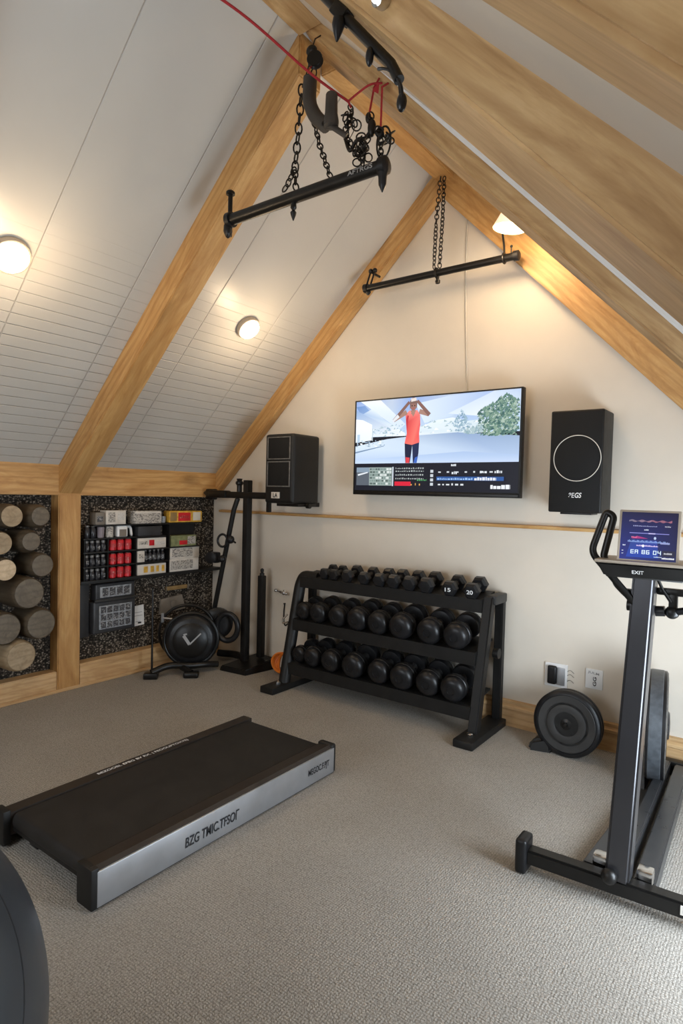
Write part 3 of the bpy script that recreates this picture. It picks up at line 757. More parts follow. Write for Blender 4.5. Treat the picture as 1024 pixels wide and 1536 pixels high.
for s in (-1, 1):
    m = MB(); m.torus(FC+FX*(s*.040), FX, .243, .0028, 64, 6); m.build('rim_trim', 'frame_grey', fw)
    m = MB(); m.lathe([(.07, 0), (.06, .012), (.02, .016), (.001, .016)], FC+FX*(s*.042), FX*s, 24); m.build('hub', 'gunmetal', fw)
m = MB(); m.hexa([(3.300, -.43, .02), (3.335, -.43, .02), (3.335, -.14, .02), (3.300, -.14, .02), (3.300, -.33, .24), (3.306, -.33, .24), (3.306, -.24, .24), (3.300, -.24, .24)]); m.build('flywheel_fork', 'black_metal', E_)
# console tray
m = MB(); m.hexa([(3.345, -1.40, 1.105), (3.575, -1.40, 1.105), (3.575, -1.26, 1.105), (3.345, -1.26, 1.105), (3.325, -1.425, 1.152), (3.60, -1.425, 1.152), (3.60, -1.245, 1.152), (3.325, -1.245, 1.152)])
bmesh.ops.bevel(m.bm, geom=m.bm.edges[:], offset=.006, segments=2, affect='EDGES'); cs = m.build('console_tray', 'satin_black', E_)
m = MB(); m.box((3.4625, -1.335, 1.157), (.285, .188, .010), bev=.003); m.build('tray_lip', 'lamp_rim', cs)
lettering('◁ EXIT', (3.426, -1.4165, 1.1225), (1, 0, 0), (0, -.4, 1), .013, 'ink_white', cs, .045) if False else lettering('EXIT', (3.432, -1.4165, 1.123), (1, 0, 0), (0, -.4, 1), .012, 'ink_white', cs, .034)
# tablet display, leaning back
dn = V((0, .14, .99)).normalized(); d0 = V((3.384, -1.392, 1.163)); dw, dh = .168, .158
nx = V((1, 0, 0)).cross(dn)
m = MB(); rotd = Matrix((V((1, 0, 0)), -nx, dn)).transposed()
m.box(d0+V((dw/2, 0, 0))+dn*(dh/2)-nx*.008, (dw+.010, .016, dh+.008), rot=rotd, bev=.004); dp = m.build('display', 'lamp_rim', E_)
P = Pic(d0+V((.003, 0, 0))+dn*.003+nx*.0006, (1, 0, 0), dn, dw-.006, dh-.006)
P.poly([(0, 0), (1, 0), (1, 1), (0, 1)], [(.02, .03, .22), (.02, .025, .10), (.018, .015, .045), (.015, .015, .06)])
rs = random.Random(5)
P.poly([(.12, .05), (.7, .05), (.66, .42), (.2, .42)], [(.02, .06, .40), (.02, .06, .36), (.04, .06, .32), (.03, .06, .25)])
for k in range(38): P.rect(.14+k*.02, .80+.01*math.sin(k), .155+k*.02, .83+.014*math.sin(k*.7), (.25+.008*k, .22, .30) if k < 20 else (.30+.004*k, .16, .22))
band(.22, .64, .70, .022, (.4, .42, .7), .01, .02, .012); band(.78, .88, .70, .03, (.5, .5, .6), .008, .015, .01); band(.42, .5, .62, .03, (.7, .75, .9), .01, .02, .004)
P.rect(.16, .552, .86, .566, (.28, .28, .72)); P.rect(.5, .548, .62, .57, (.55, .5, .85))
P.poly([(.2, .44), (.5, .45), (.3, .50)], (.40, .04, .20)); band(.2, .3, .455, .04, (.75, .15, .3), .01, .02, .006); P.disc(.62, .465, .022, .03, (.5, .6, .85))
for k in range(34): P.rect(.14+k*.021, .365, .152+k*.021, .40+.012*math.sin(k*1.7), (.30, .45, .85))
P.rect(.72, .35, .88, .385, (.30, .34, .62)); band(.3, .68, .285, .03, (.75, .6, .9), .01, .02, .005); P.disc(.42, .295, .022, .03, (.9, .9, 1))
band(.05, .1, .28, .03, (.6, .65, .8), .01, .02, .004)
# big figures along the bottom
SEG = {'E': 'adefg', 'M': 'abcefg', '8': 'abcdefg', '4': 'bcfg', '0': 'abcdef', '6': 'acdefg', '1': 'bc', ' ': ''}
def seg7(ch, u, v, w, h, col, t=.014):
    for s in SEG[ch]:
        q = {'a': (u, v+h-t, u+w, v+h), 'g': (u, v+h/2-t/2, u+w, v+h/2+t/2), 'd': (u, v, u+w, v+t), 'b': (u+w-t, v+h/2, u+w, v+h), 'c': (u+w-t, v, u+w, v+h/2), 'f': (u, v+h/2, u+t, v+h), 'e': (u, v, u+t, v+h/2)}[s]
        P.rect(*q, col)
u = .20
for ch in 'EM 86 04':
    if ch == ' ': u += .045; continue
    seg7(ch, u, .125, .06, .085, (.75, .9, 1)); u += .078
band(.62, .76, .07, .022, (.6, .7, .8), .01, .02, .006); band(.04, .07, .17, .02, (.8, .85, .9)); band(.04, .07, .11, .02, (.8, .85, .9))
P.rect(.76, .10, .98, .22, (.03, .03, .06)); band(.79, .93, .145, .035, (.55, .55, .6), .01, .02, .004); band(.76, .97, .045, .035, (.8, .82, .86), .012, .025, .004)
P.build('screen', dp)
# handlebar loop on the left, with its strut and clamp
m = MB(); m.tube(rounded([(3.462, -1.325, .990), (3.425, -1.345, 1.025), (3.292, -1.36, 1.178), (3.333, -1.35, 1.315), (3.358, -1.35, 1.30), (3.332, -1.36, 1.165), (3.345, -1.36, 1.145)], .028, 6), .0115, 12); m.build('handlebar', 'black_metal', E_)
m = MB(); m.tube(rounded([(3.362, -1.345, 1.112), (3.366, -1.345, 1.078), (3.40, -1.345, 1.045), (3.42, -1.335, 1.028)], .02), .008, 8); m.build('handlebar_strut', 'black_metal', E_)
m = MB(); m.cyl((3.405, -1.325, 1.010), (3.428, -1.325, 1.010), .02, seg=16); m.box((3.412, -1.325, 1.055), (.035, .02, .014), bev=.004); m.build('clamp', 'black_rubber', E_)
m = MB(); m.cyl((3.485, -1.30, .995), (3.512, -1.30, .998), .017, seg=16); m.build('adjuster_knob', 'black_rubber', E_)
m = MB(); m.ball((3.533, -1.30, .997), .024, sz=(.9, .8, .9)); m.box((3.535, -1.30, 1.035), (.026, .02, .06), bev=.006); m.box((3.528, -1.30, 1.062), (.085, .022, .024), bev=.008); m.tube([(3.488, -1.325, 1.11), (3.506, -1.318, 1.068), (3.53, -1.31, 1.03)], .005, 8); m.build('adjuster', 'black_metal', E_)
m = MB(); m.tube(rounded([(3.545, -1.30, 1.0), (3.60, -1.34, 1.02), (3.64, -1.36, 1.178), (3.595, -1.35, 1.315), (3.572, -1.35, 1.30), (3.60, -1.36, 1.165), (3.585, -1.36, 1.145)], .028, 6), .0115, 12); m.build('handlebar', 'black_metal', E_)

# ------------------------------------------------------------------ round plate by the skirting board
D = thing('weight_plate', 'black round plate with raised rings standing against the wooden skirting board', 'weight plate', (2.92, -.20, 0))
DC = V((2.925, -.225, .175)); ax = V((0, -1, .05)).normalized()
m = MB(); m.lathe([(.05, -.045), (.155, -.045), (.168, -.040), (.174, -.030), (.174, -.018), (.168, -.012), (.168, -.004), (.174, .002), (.174, .022), (.168, .030), (.152, .034), (.150, .030), (.118, .031), (.112, .026), (.104, .026), (.100, .033), (.062, .035), (.056, .030), (.05, .030)], DC, ax, 64); m.build('disc', 'black_rubber', D)
m = MB(); m.lathe([(.112, 0), (.145, .0022), (.148, .0)], DC+ax*.031, ax, 64); m.build('ring', 'dark_grey', D)
m = MB(); m.lathe([(.062, 0), (.064, .001), (.098, .001), (.1, 0)], DC+ax*.0345, ax, 64); m.build('ring', 'dark_grey', D)
m = MB(); m.lathe([(.055, 0), (.05, .006), (.032, .002), (.028, .008), (.012, .012), (.008, .02), (.001, .021)], DC+ax*.028, ax, 32); m.build('hub', 'black_metal', D)
m = MB(); m.hexa([(2.735, -.295, 0), (2.86, -.262, 0), (2.86, -.17, 0), (2.735, -.18, 0), (2.745, -.275, .05), (2.84, -.255, .085), (2.84, -.18, .085), (2.745, -.19, .055)])
bmesh.ops.bevel(m.bm, geom=m.bm.edges[:], offset=.014, segments=3, affect='EDGES'); m.build('foot', 'satin_black', D)

# ------------------------------------------------------------------ sockets, tap hook, cables on the back wall
O = thing('wall_socket', 'white wall socket holding a black plug-in charger, above the round plate', 'socket', (2.79, 0, .355))
m = MB(); m.box((2.790, -.006, .355), (.125, .012, .135), bev=.004); m.build('plate', 'white_plastic', O)
m = MB(); m.box((2.772, -.022, .357), (.050, .026, .105), bev=.012, seg=3); m.build('charger', 'black_rubber', O)
m = MB(); m.box((2.820, -.015, .353), (.042, .010, .10), bev=.003); m.build('switch_block', 'silver', O)
m = MB()
for z in (.385, .362, .33): m.tube(bez([(2.85, -.008, z), (2.87, -.014, z+.012), (2.888, -.006, z-.004)]), .0012, 5)
m.build('stray_wire', 'dark_grey', O)
O = thing('wall_socket', 'white square wall plate with a dark printed mark, left of the machine column', 'socket', (2.995, 0, .37))
m = MB(); m.box((2.995, -.005, .372), (.09, .010, .108), bev=.003); pl = m.build('plate', 'white_plastic', O)
lettering('GG', (3.008, -.0100, .335), (0, 0, 1), (-1, 0, 0), .018, 'ink_black', pl, .050, name='mark')
lettering('JULM', (2.962, -.0100, .400), (1, 0, -.12), (0, 0, 1), .016, 'ink_grey', pl, .06, name='mark')
m = MB(); m.lathe([(.013, 0), (.013, .006), (.006, .010), (.006, .03), (.010, .034), (.010, .044), (.001, .046)], (.715, 0, .592), (0, -1, 0), 14)
m.cyl((.665, -.038, .598), (.765, -.038, .585), .006, seg=10); m.ball((.662, -.038, .599), .014, 10, 8); m.ball((.742, -.038, .588), .016, 10, 8); m.ball((.768, -.038, .584), .012, 10, 8)
solo(m, 'wall_tap', 'chrome', 'small chrome tap on the wall left of the dumbbell rack', 'tap', loc=(.715, 0, .592))
m = MB(); m.tube(bez([(.725, -.006, .50), (.722, -.010, .44), (.722, -.010, .37), (.74, -.012, .335), (.765, -.010, .352)]), .005, 7); m.cyl((.725, 0, .50), (.725, -.014, .50), .006, seg=8)
solo(m, 'wall_hook', 'black_metal', 'short black wire hook hanging on the wall below the chrome tap', 'hook', loc=(.725, 0, .50))
m = MB(); m.tube(bez([(2.149, -.006, 3.14), (2.153, -.006, 2.7), (2.165, -.006, 2.4), (2.185, -.006, 2.02), (2.185, -.012, 1.95)]), .0045, 6)
solo(m, 'cable', 'cream_print', 'thin pale cable running down the gable wall to the television top', 'cable', loc=(2.149, -.006, 3.14))
# orange coil behind the rack
K = MB()
for i in range(7):
    a = i*.45; ax = V((math.cos(a)*.6, -1, math.sin(a)*.5)); K.torus((.80+.006*i, -.12-.004*i, .085), ax, .068, .0085, 26, 7)
solo(K, 'resistance_band', 'orange_rubber', 'coiled orange resistance band on the floor behind the left end of the rack', 'band', loc=(.80, -.13, 0))

# ------------------------------------------------------------------ stand in the corner
G = thing('squat_stand', 'tall black steel stand with a cross arm in the corner beside the rack', 'stand', (.50, -.2, 0))
m = MB(); m.box((.500, -.20, .735), (.052, .052, 1.41), bev=.008); m.build('post', 'satin_black', G)
m = MB(); m.box((.59, -.12, .40), (.048, .048, .63), bev=.008); m.lathe([(.018, 0), (.018, .02), (.010, .025), (.014, .035), (.014, .05), (.001, .06)], (.59, -.12, .712), (0, 0, 1), 14); m.build('short_post', 'satin_black', G)
m = MB(); m.hexa([(.40, -.37, 0), (.655, -.345, 0), (.70, -.05, 0), (.47, -.03, 0), (.41, -.36, .038), (.65, -.335, .038), (.69, -.06, .085), (.48, -.04, .085)])
bmesh.ops.bevel(m.bm, geom=m.bm.edges[:], offset=.006, segments=2, affect='EDGES'); m.build('base_plate', 'black_metal', G)
m = MB(); m.tube(rounded([(.47, -.12, .045), (.30, -.10, .05), (.16, -.16, .05)], .05), .028, 10); m.build('base_leg', 'black_metal', G)
m = MB(); m.box((.40, -.205, 1.325), (.66, .045, .05), bev=.008); m.box((.19, -.205, 1.328), (.20, .07, .06), bev=.014); m.box((.10, -.205, 1.325), (.09, .05, .085), bev=.012); m.lathe([(.022, 0), (.03, .04), (.022, .10), (.006, .13)], (.14, -.205, 1.335), (-1, 0, 0), 12); m.build('cross_arm', 'black_metal', G)
m = MB(); m.box((.735, -.215, 1.30), (.03, .03, .19), bev=.006); m.build('arm_hook', 'black_metal', G)
m = MB(); m.lathe([(.02, 0), (.02, .05), (.03, .06), (.03, .075), (.018, .085), (.024, .10), (.001, .102)], (.415, -.205, 1.35), (0, 0, 1), 14); m.build('finial', 'black_rubber', G)
m = MB(); m.tube([(.43, -.235, 1.30), (.40, -.245, 1.21), (.19, -.26, .32)], .019, 10); m.build('diagonal_strut', 'black_metal', G)
m = MB(); m.torus((.34, -.30, .975), (.5, -1, 0), .038, .009, 20, 8, 1.25); m.ball((.40, -.275, .985), .032, 12, 9); m.cyl((.40, -.27, .985), (.455, -.275, .965), .007, seg=8); m.build('adjuster_knob', 'black_rubber', G)
m = MB(); m.box((.225, -.27, .835), (.07, .06, .085), bev=.012); m.lathe([(.045, 0), (.045, .02), (.02, .026)], (.22, -.30, .835), (.3, -1, 0), 16); m.ball((.315, -.275, .83), .03, 12, 9); m.build('adjuster_knob', 'black_rubber', G)

# ------------------------------------------------------------------ small flywheel trainer in the corner
H = thing('flywheel_trainer', 'low black trainer with a round drum and pale tick mark in the far corner', 'exercise machine', (.28, -.52, 0))
FN = V((.72, -.69, .06)).normalized(); HC = V((.30, -.56, .245))
m = MB(); m.lathe([(.02, -.09), (.14, -.09), (.18, -.07), (.185, -.02), (.175, .0), (.15, .012), (.05, .014), (.001, .014)], HC-FN*.02, FN, 44); dr = m.build('drum', 'black_rubber', H)
m = MB(); m.lathe([(.125, 0), (.128, .010), (.10, .024), (.02, .028), (.001, .028)], HC, FN, 40); cv = m.build('cover', 'black_metal', H)
uu, ww = MB.frame(FN)
rgt = V((0, 0, 1)).cross(FN).normalized(); upv = FN.cross(rgt).normalized()
def onface(a, b, h=.0305): return HC+FN*h+rgt*a+upv*b
m = MB()
def stroke(b, p, q, w):
    d = (V(q)-V(p)); n = V((-d.y, d.x)).normalized()*w/2
    vs = [b.bm.verts.new(onface(*(V(k)))) for k in (V(p)+n, V(p)-n, V(q)-n, V(q)+n)]; b._face(vs)
stroke(m, (-.048, .040), (-.005, -.025), .022); stroke(m, (-.005, -.025), (.075, .055), .010); stroke(m, (-.050, .046), (-.025, .052), .012)
m.build('emblem', 'ink_grey', cv)
m = MB(); m.torus(HC-FN*.055, FN, .192, .016, 56, 8); m.build('rim', 'black_metal', H)
m = MB(); m.torus(HC-FN*.13+upv*.04+rgt*(-.035), FN, .205, .012, 56, 8); m.build('guard_hoop', 'black_metal', H)
HB = V((.30, -.30, .335))
m = MB(); m.lathe([(.055, -.03), (.10, -.03), (.118, -.02), (.118, .02), (.10, .03), (.06, .032)], HB, FN, 36)
m.build('rear_wheel', 'black_rubber', H)
m = MB(); m.torus(HB+V((.13, -.02, -.01)), (.4, -.9, 0), .085, .022, 36, 10, 1.2); m.build('handle_ring', 'black_rubber', H)
m = MB(); m.box((.19, -.82, .022), (.10, .09, .044), rot=Matrix.Rotation(.75, 3, 'Z'), bev=.012); m.build('foot', 'black_metal', H)
m = MB(); m.box((.385, -.62, .022), (.11, .075, .044), rot=Matrix.Rotation(.75, 3, 'Z'), bev=.018, seg=3); m.build('foot', 'black_metal', H)
m = MB(); m.tube(rounded([(.19, -.82, .04), (.22, -.70, .075), (.31, -.57, .06), (.36, -.47, .06), (.385, -.37, .045)], .08), [.022]*3+[.026]*100 if False else .024, 10); m.tube([(.26, -.62, .06), (.385, -.62, .035)], .022, 8); m.build('base_frame', 'black_metal', H)
m = MB(); m.hexa([(.23, -.55, .06), (.31, -.47, .06), (.27, -.43, .06), (.19, -.51, .06), (.22, -.50, .34), (.29, -.43, .34), (.26, -.38, .34), (.19, -.46, .34)]); m.build('upright', 'black_metal', H)
m = MB(); m.tube([(.17, -.80, .04), (.168, -.80, .64)], [.008, .0055], 8); m.ball((.168, -.80, .648), .012, 10, 8); m.build('rod', 'black_metal', H)
m = MB(); m.box((.10, -.66, .40), (.012, .02, .07), bev=.003); m.tube([(.10, -.66, .40), (.16, -.56, .38)], .006, 6); m.build('lever', 'silver', H)
# ------------------------------------------------------------------ wall shelf and everything on it
WX = -.1                           # face of the woven panel
SH = thing('wall_shelf', 'black tiered wall shelf on the woven panel, full of small packages', 'shelf', (-.1, -.62, .70))
def board(y0, y1, z, x1=-.006, t=.010):
    b = MB(); b.box(((WX+x1)/2, (y0+y1)/2, z-t/2), (x1-WX, y1-y0, t), bev=.002); b.build('shelf_board', 'satin_black', SH)
ZB = [.716, .812, .912, 1.006, 1.098]
board(-1.25, -.003, ZB[0], .0, .022); board(-1.23, -.525, ZB[1]); board(-1.23, -.215, ZB[2]); board(-1.23, -.555, ZB[3]); board(-1.16, -.17, ZB[4])
m = MB(); m.box((WX+.003, -.87, .855), (.006, .72, .30)); m.box((WX+.003, -.70, 1.05), (.006, .27, .10)); m.box((WX+.003, -.365, 1.045), (.006, .30, .11)); m.build('back_panel', 'satin_black', SH)
for y, z0, z1 in ((-1.042, .716, 1.006), (-.815, .716, 1.006), (-.52, .716, 1.098), (-1.22, .716, 1.006)):
    m = MB(); m.box((-.055, y, (z0+z1)/2), (.085, .006, z1-z0)); m.build('divider', 'satin_black', SH)
def package(y0, y1, z0, h, mat, name, label, cat, group=None, x=-.055, dx=.075, bev=.003):
    b = MB(); b.box((x, (y0+y1)/2, z0+h/2), (dx, y1-y0, h), bev=bev)
    return solo(b, name, mat, label, cat, group, loc=(x, (y0+y1)/2, z0))
def band_on(o, y0, y1, z0, z1, mat, name, x=-.0175):
    b = MB(); b.box((x, (y0+y1)/2, (z0+z1)/2), (.0025, y1-y0, z1-z0), bev=.0004); return b.build(name, mat, o)
# left stack: three rows of dark jars
jar = None
for r, z in enumerate((ZB[2], ZB[1], ZB[0])):
    for k in range(4):
        y = -1.192+k*.042; row = ['upper', 'middle', 'bottom'][r]
        lab = '%s small dark jar from the left, %s row of jars on the wall shelf' % (ORD[k], row)
        if jar is None:
            jar = thing('jar', lab, 'jar', (-.04, y, z), 'dark jars on the wall shelf')
            b = MB(); b.lathe([(.017, 0), (.0185, .004), (.0185, .05), (.014, .058), (.014, .062)], (-.04, y, z), (0, 0, 1), 14); b.build('body', 'jar_dark', jar)
            b = MB(); b.lathe([(.0155, .061), (.0155, .076), (.013, .078)], (-.04, y, z), (0, 0, 1), 14); b.build('lid', 'jar_lid', jar)
            b = MB(); b.box((-.0212, y, z+.027), (.0016, .018, .026)); b.build('sticker', 'printed_dark', jar)
        else: dup(jar, (-.04, y, z), lab)
can = None
for r, z in enumerate((ZB[2], ZB[1], ZB[0])):
    for k in range(3):
        y = -.99+k*.062; row = ['upper', 'middle', 'bottom'][r]
        lab = '%s red can from the left in the %s row of the wall shelf' % (ORD[k], row)
        if can is None:
            can = thing('can', lab, 'can', (-.045, y, z), 'red cans on the wall shelf')
            b = MB(); b.lathe([(.023, 0), (.027, .004), (.027, .068), (.022, .076)], (-.045, y, z), (0, 0, 1), 18); b.build('body', 'red_can', can)
            b = MB(); b.lathe([(.022, .076), (.023, .080), (.019, .079)], (-.045, y, z), (0, 0, 1), 18); b.build('rim', 'chrome', can)
            b = MB(); b.lathe([(.0274, .024), (.0274, .050)], (-.045, y, z), (0, 0, 1), 18); b.build('wrapper', 'printed_red', can)
        else: dup(can, (-.045, y, z), lab)
o = package(-.800, -.548, ZB[2], .078, 'pale_label', 'carton', 'long white carton with a small red emblem in the middle of the wall shelf', 'carton')
band_on(o, -.70, -.655, ZB[2]+.02, ZB[2]+.062, 'red_can', 'emblem'); band_on(o, -.64, -.56, ZB[2]+.025, ZB[2]+.05, 'printed_card', 'print'); band_on(o, -.79, -.71, ZB[2]+.03, ZB[2]+.055, 'printed_white', 'print')
o = package(-.800, -.738, ZB[1], .085, 'pale_label', 'carton', 'narrow pale carton beside the dark bottles on the wall shelf', 'carton'); band_on(o, -.79, -.75, ZB[1]+.03, ZB[1]+.06, 'printed_white', 'print')
bot = None
for k in range(5):
    y = -.712+k*.038; lab = '%s dark slim bottle from the left beside the narrow pale carton' % ORD[k]
    if bot is None:
        bot = thing('bottle', lab, 'bottle', (-.045, y, ZB[1]), 'dark bottles on the wall shelf')
        b = MB(); b.lathe([(.015, 0), (.017, .004), (.017, .055), (.008, .068), (.008, .078)], (-.045, y, ZB[1]), (0, 0, 1), 14); b.build('body', 'jar_dark', bot)
        b = MB(); b.lathe([(.0095, .076), (.0095, .089)], (-.045, y, ZB[1]), (0, 0, 1), 12); b.build('cap', 'jar_lid', bot)
        b = MB(); b.lathe([(.0174, .014), (.0174, .046)], (-.045, y, ZB[1]), (0, 0, 1), 14); b.build('sticker', 'printed_dark', bot)
    else: dup(bot, (-.045, y, ZB[1]), lab)
o = package(-.800, -.545, ZB[0], .078, 'pale_label', 'carton', 'white carton with yellow shapes at the foot of the wall shelf', 'carton')
for k, (a, c) in enumerate(((-.745, -.71), (-.685, -.655), (-.635, -.61), (-.585, -.56))): band_on(o, a, c, ZB[0]+.016, ZB[0]+.062, 'yellow_pack', 'print')
o = package(-.512, -.226, ZB[0], .098, 'pale_label', 'carton', 'lower of two stacked white printed cartons at the right of the shelf', 'carton', 'stacked white printed cartons'); band_on(o, -.50, -.285, ZB[0]+.015, ZB[0]+.085, 'printed_white', 'print')
o = package(-.508, -.222, ZB[0]+.0985, .092, 'pale_label', 'carton', 'upper of two stacked white printed cartons at the right of the shelf', 'carton', 'stacked white printed cartons'); band_on(o, -.49, -.29, ZB[0]+.112, ZB[0]+.18, 'printed_white', 'print')
o = package(-.500, -.255, ZB[2], .085, 'green_pack', 'carton', 'green and red carton above the two stacked white cartons', 'carton'); band_on(o, -.42, -.345, ZB[2]+.012, ZB[2]+.045, 'red_can', 'print'); band_on(o, -.34, -.262, ZB[2]+.015, ZB[2]+.075, 'printed_white', 'print')
# upper tiers
o = package(-1.137, -1.066, ZB[4], .085, 'fawn_plastic', 'carton', 'small brown-grey box at the top left of the wall shelf', 'box'); band_on(o, -1.125, -1.08, ZB[4]+.02, ZB[4]+.06, 'printed_dark', 'print')
o = package(-1.058, -.900, ZB[4], .098, 'pale_label', 'carton', 'white printed carton above the white bottle on the wall shelf', 'carton'); band_on(o, -1.04, -.985, ZB[4]+.015, ZB[4]+.085, 'printed_white', 'print'); band_on(o, -.965, -.915, ZB[4]+.03, ZB[4]+.085, 'printed_card', 'print')
o = package(-.836, -.592, ZB[4], .094, 'printed_white', 'carton', 'wide white carton of fine print in the middle of the top tier', 'carton'); band_on(o, -.825, -.60, ZB[4]+.076, ZB[4]+.09, 'pale_label', 'print')
m = MB(); m.lathe([(.017, 0), (.02, .004), (.022, .05), (.020, .05), (.018, .006), (.001, .006)], (-.05, -.556, ZB[4]), (0, 0, 1), 16)
solo(m, 'glass', 'clear_plastic', 'small clear glass between two cartons on the top tier', 'glass', loc=(-.05, -.556, ZB[4]))
o = package(-.520, -.195, ZB[4], .092, 'yellow_pack', 'snack_packet', 'yellow and red packet at the right end of the top tier', 'packet', bev=.012)
band_on(o, -.435, -.315, ZB[4]+.012, ZB[4]+.078, 'red_can', 'print'); band_on(o, -.42, -.33, ZB[4]+.035, ZB[4]+.055, 'printed_red', 'print', x=-.016); band_on(o, -.29, -.215, ZB[4]+.015, ZB[4]+.08, 'cream_print', 'print'); band_on(o, -.51, -.45, ZB[4]+.014, ZB[4]+.08, 'brass', 'print')
for k in range(2):
    y = -1.185+k*.045
    m = MB(); m.lathe([(.018, 0), (.02, .004), (.02, .062), (.015, .07), (.015, .08)], (-.045, y, ZB[3]), (0, 0, 1), 16)
    t = thing('jar', ['leftmost', 'second'][k]+' tall black jar on the tier below the brown-grey box', 'jar', (-.045, y, ZB[3])); m.build('body', 'jar_dark', t)
    m = MB(); m.lathe([(.0165, .078), (.0165, .087)], (-.045, y, ZB[3]), (0, 0, 1), 14); m.build('lid', 'jar_lid', t)
m = MB(); m.lathe([(.020, 0), (.023, .003), (.026, .076), (.024, .076), (.021, .005), (.001, .005)], (-.04, -1.085, ZB[3]), (0, 0, 1), 20)
solo(m, 'cup', 'mauve_cup', 'mauve-grey cup beside the patterned cup on the wall shelf', 'cup', loc=(-.04, -1.085, ZB[3]))
m = MB(); m.lathe([(.024, 0), (.028, .004), (.028, .078), (.026, .078), (.025, .006), (.001, .006)], (-.04, -1.018, ZB[3]), (0, 0, 1), 20)
solo(m, 'cup', 'printed_white', 'black and white patterned cup on the wall shelf', 'cup', loc=(-.04, -1.018, ZB[3]))
J = thing('bottle', 'white plastic bottle with a side handle on the wall shelf', 'bottle', (-.045, -.90, ZB[3]))
m = MB(); m.box((-.045, -.925, ZB[3]+.042), (.06, .085, .083), bev=.012, seg=3); m.build('body', 'white_plastic', J)
m = MB(); m.tube(rounded([(-.045, -.90, ZB[3]+.074), (-.045, -.845, ZB[3]+.074), (-.045, -.836, ZB[3]+.012), (-.045, -.842, ZB[3]+.008)], .025, 6), .011, 10); m.build('handle', 'white_plastic', J)
m = MB(); m.box((-.0135, -.925, ZB[3]+.03), (.002, .055, .05)); m.build('sticker', 'fawn_plastic', J)
m = MB(); m.box((-.05, -.70, ZB[3]+.036), (.08, .20, .072), bev=.006); solo(m, 'tray', 'case_black', 'black tray under the wide white carton of fine print', 'tray', loc=(-.05, -.70, ZB[3]))

# ------------------------------------------------------------------ things on the panel below the shelf
Cc = thing('storage_case', 'black storage case with clear windows hung below the wall shelf', 'case', (WX, -.98, .335))
m = MB(); m.box((-.062, -.975, .445), (.076, .335, .225), bev=.012, seg=3); m.build('body', 'case_black', Cc)
m = MB(); m.box((-.066, -.965, .622), (.068, .315, .118), bev=.010, seg=3); m.build('lid', 'case_black', Cc)
m = MB(); m.box((-.020, -.965, .566), (.012, .345, .018), bev=.004); m.build('rim', 'dark_grey', Cc)
m = MB(); m.box((-.0228, -.97, .445), (.003, .26, .165), bev=.001); wn = m.build('window', 'clear_plastic', Cc)
for i in range(5):
    for j in range(3):
        m = MB(); m.box((-.0208, -1.068+i*.049, .392+j*.053), (.002, .040, .044)); m.build('compartment', 'printed_dark', wn)
m = MB(); m.box((-.0312, -.965, .622), (.003, .25, .075), bev=.001); wn = m.build('window', 'clear_plastic', Cc)
for i in range(4):
    m = MB(); m.box((-.0292, -1.05+i*.057, .622), (.002, .046, .058)); m.build('compartment', 'printed_dark', wn)
m = MB(); m.box((-.0855, -1.19, .50), (.031, .085, .37), bev=.006); solo(m, 'backing_board', 'case_black', 'narrow black board between the timber post and the storage case', 'board', loc=(WX, -1.19, .32))
m = MB(); m.box((-.0985, -.735, .40), (.006, .105, .152), rot=Matrix.Rotation(.05, 3, 'X'))
o = solo(m, 'note_card', 'white_plastic', 'white note card pinned to the woven panel below the shelf', 'card', loc=(WX, -.735, .40))
for z, w in ((.425, .07), (.40, .078), (.355, .04)):
    m = MB(); m.box((-.0952, -.735, z), (.001, w, .004)); m.build('print', 'ink_grey', o)
m = MB(); m.box((-.0952, -.72, .345), (.001, .03, .012)); m.build('print', 'ink_black', o)
t = thing('wall_rail', 'short brass rail in a wire holder on the woven panel', 'rail', (WX, -.39, .58))
m = MB(); m.box((-.085, -.39, .578), (.022, .20, .032), bev=.004); m.build('bar', 'brass', t)
m = MB()
for y in (-.495, -.285): m.tube([(-.098, y, .555), (-.072, y, .555), (-.070, y, .62)], .003, 6)
m.build('wire_holder', 'chrome', t)
t = thing('wall_bracket', 'fawn grey plastic bracket plate on the woven panel behind the trainer', 'bracket', (WX, -.43, .44))
m = MB(); m.prism([(-.545, .38), (-.30, .40), (-.335, .515), (-.535, .500)], WX, WX+.018, 'x'); m.build('plate', 'fawn_plastic', t, flat=True)
m = MB(); m.box((WX+.026, -.425, .455), (.016, .045, .05), bev=.005); m.build('socket', 'fawn_plastic', t)

# ------------------------------------------------------------------ log rolls poking out of the woven panel
LOGS = [(-1.761, 1.17, .064, .074, 'log_grey', 'log_face', 'tan-ended log roll at the top left of the woven panel'),
        (-1.589, 1.167, .058, .074, 'log_grey', 'log_dull', 'grey log roll at the top right, next to the timber post'),
        (-1.646, 1.014, .056, .073, 'log_grey', 'log_dull', 'grey log roll just under the top pair'),
        (-1.825, 1.011, .066, .076, 'log_grey', 'log_face', 'tan-ended log roll cut by the left edge, second row'),
        (-1.797, .852, .063, .074, 'log_grey', 'log_light', 'pale cream-ended log roll at the left, third row'),
        (-1.575, .862, .068, .078, 'log_grey', 'log_dull', 'dark shiny log roll beside the post, third row'),
        (-1.656, .697, .090, .100, 'log_grey', 'log_dull', 'large grey log roll alone in the fourth row'),
        (-1.581, .497, .088, .100, 'log_grey', 'log_dull', 'large grey log roll nearest the post, fifth row'),
        (-1.797, .500, .090, .100, 'log_grey', 'log_dull', 'large grey log roll cut by the left edge, fifth row'),
        (-1.702, .318, .086, .098, 'log_face', 'log_face', 'brown log roll with a round worn end, lowest on the panel')]
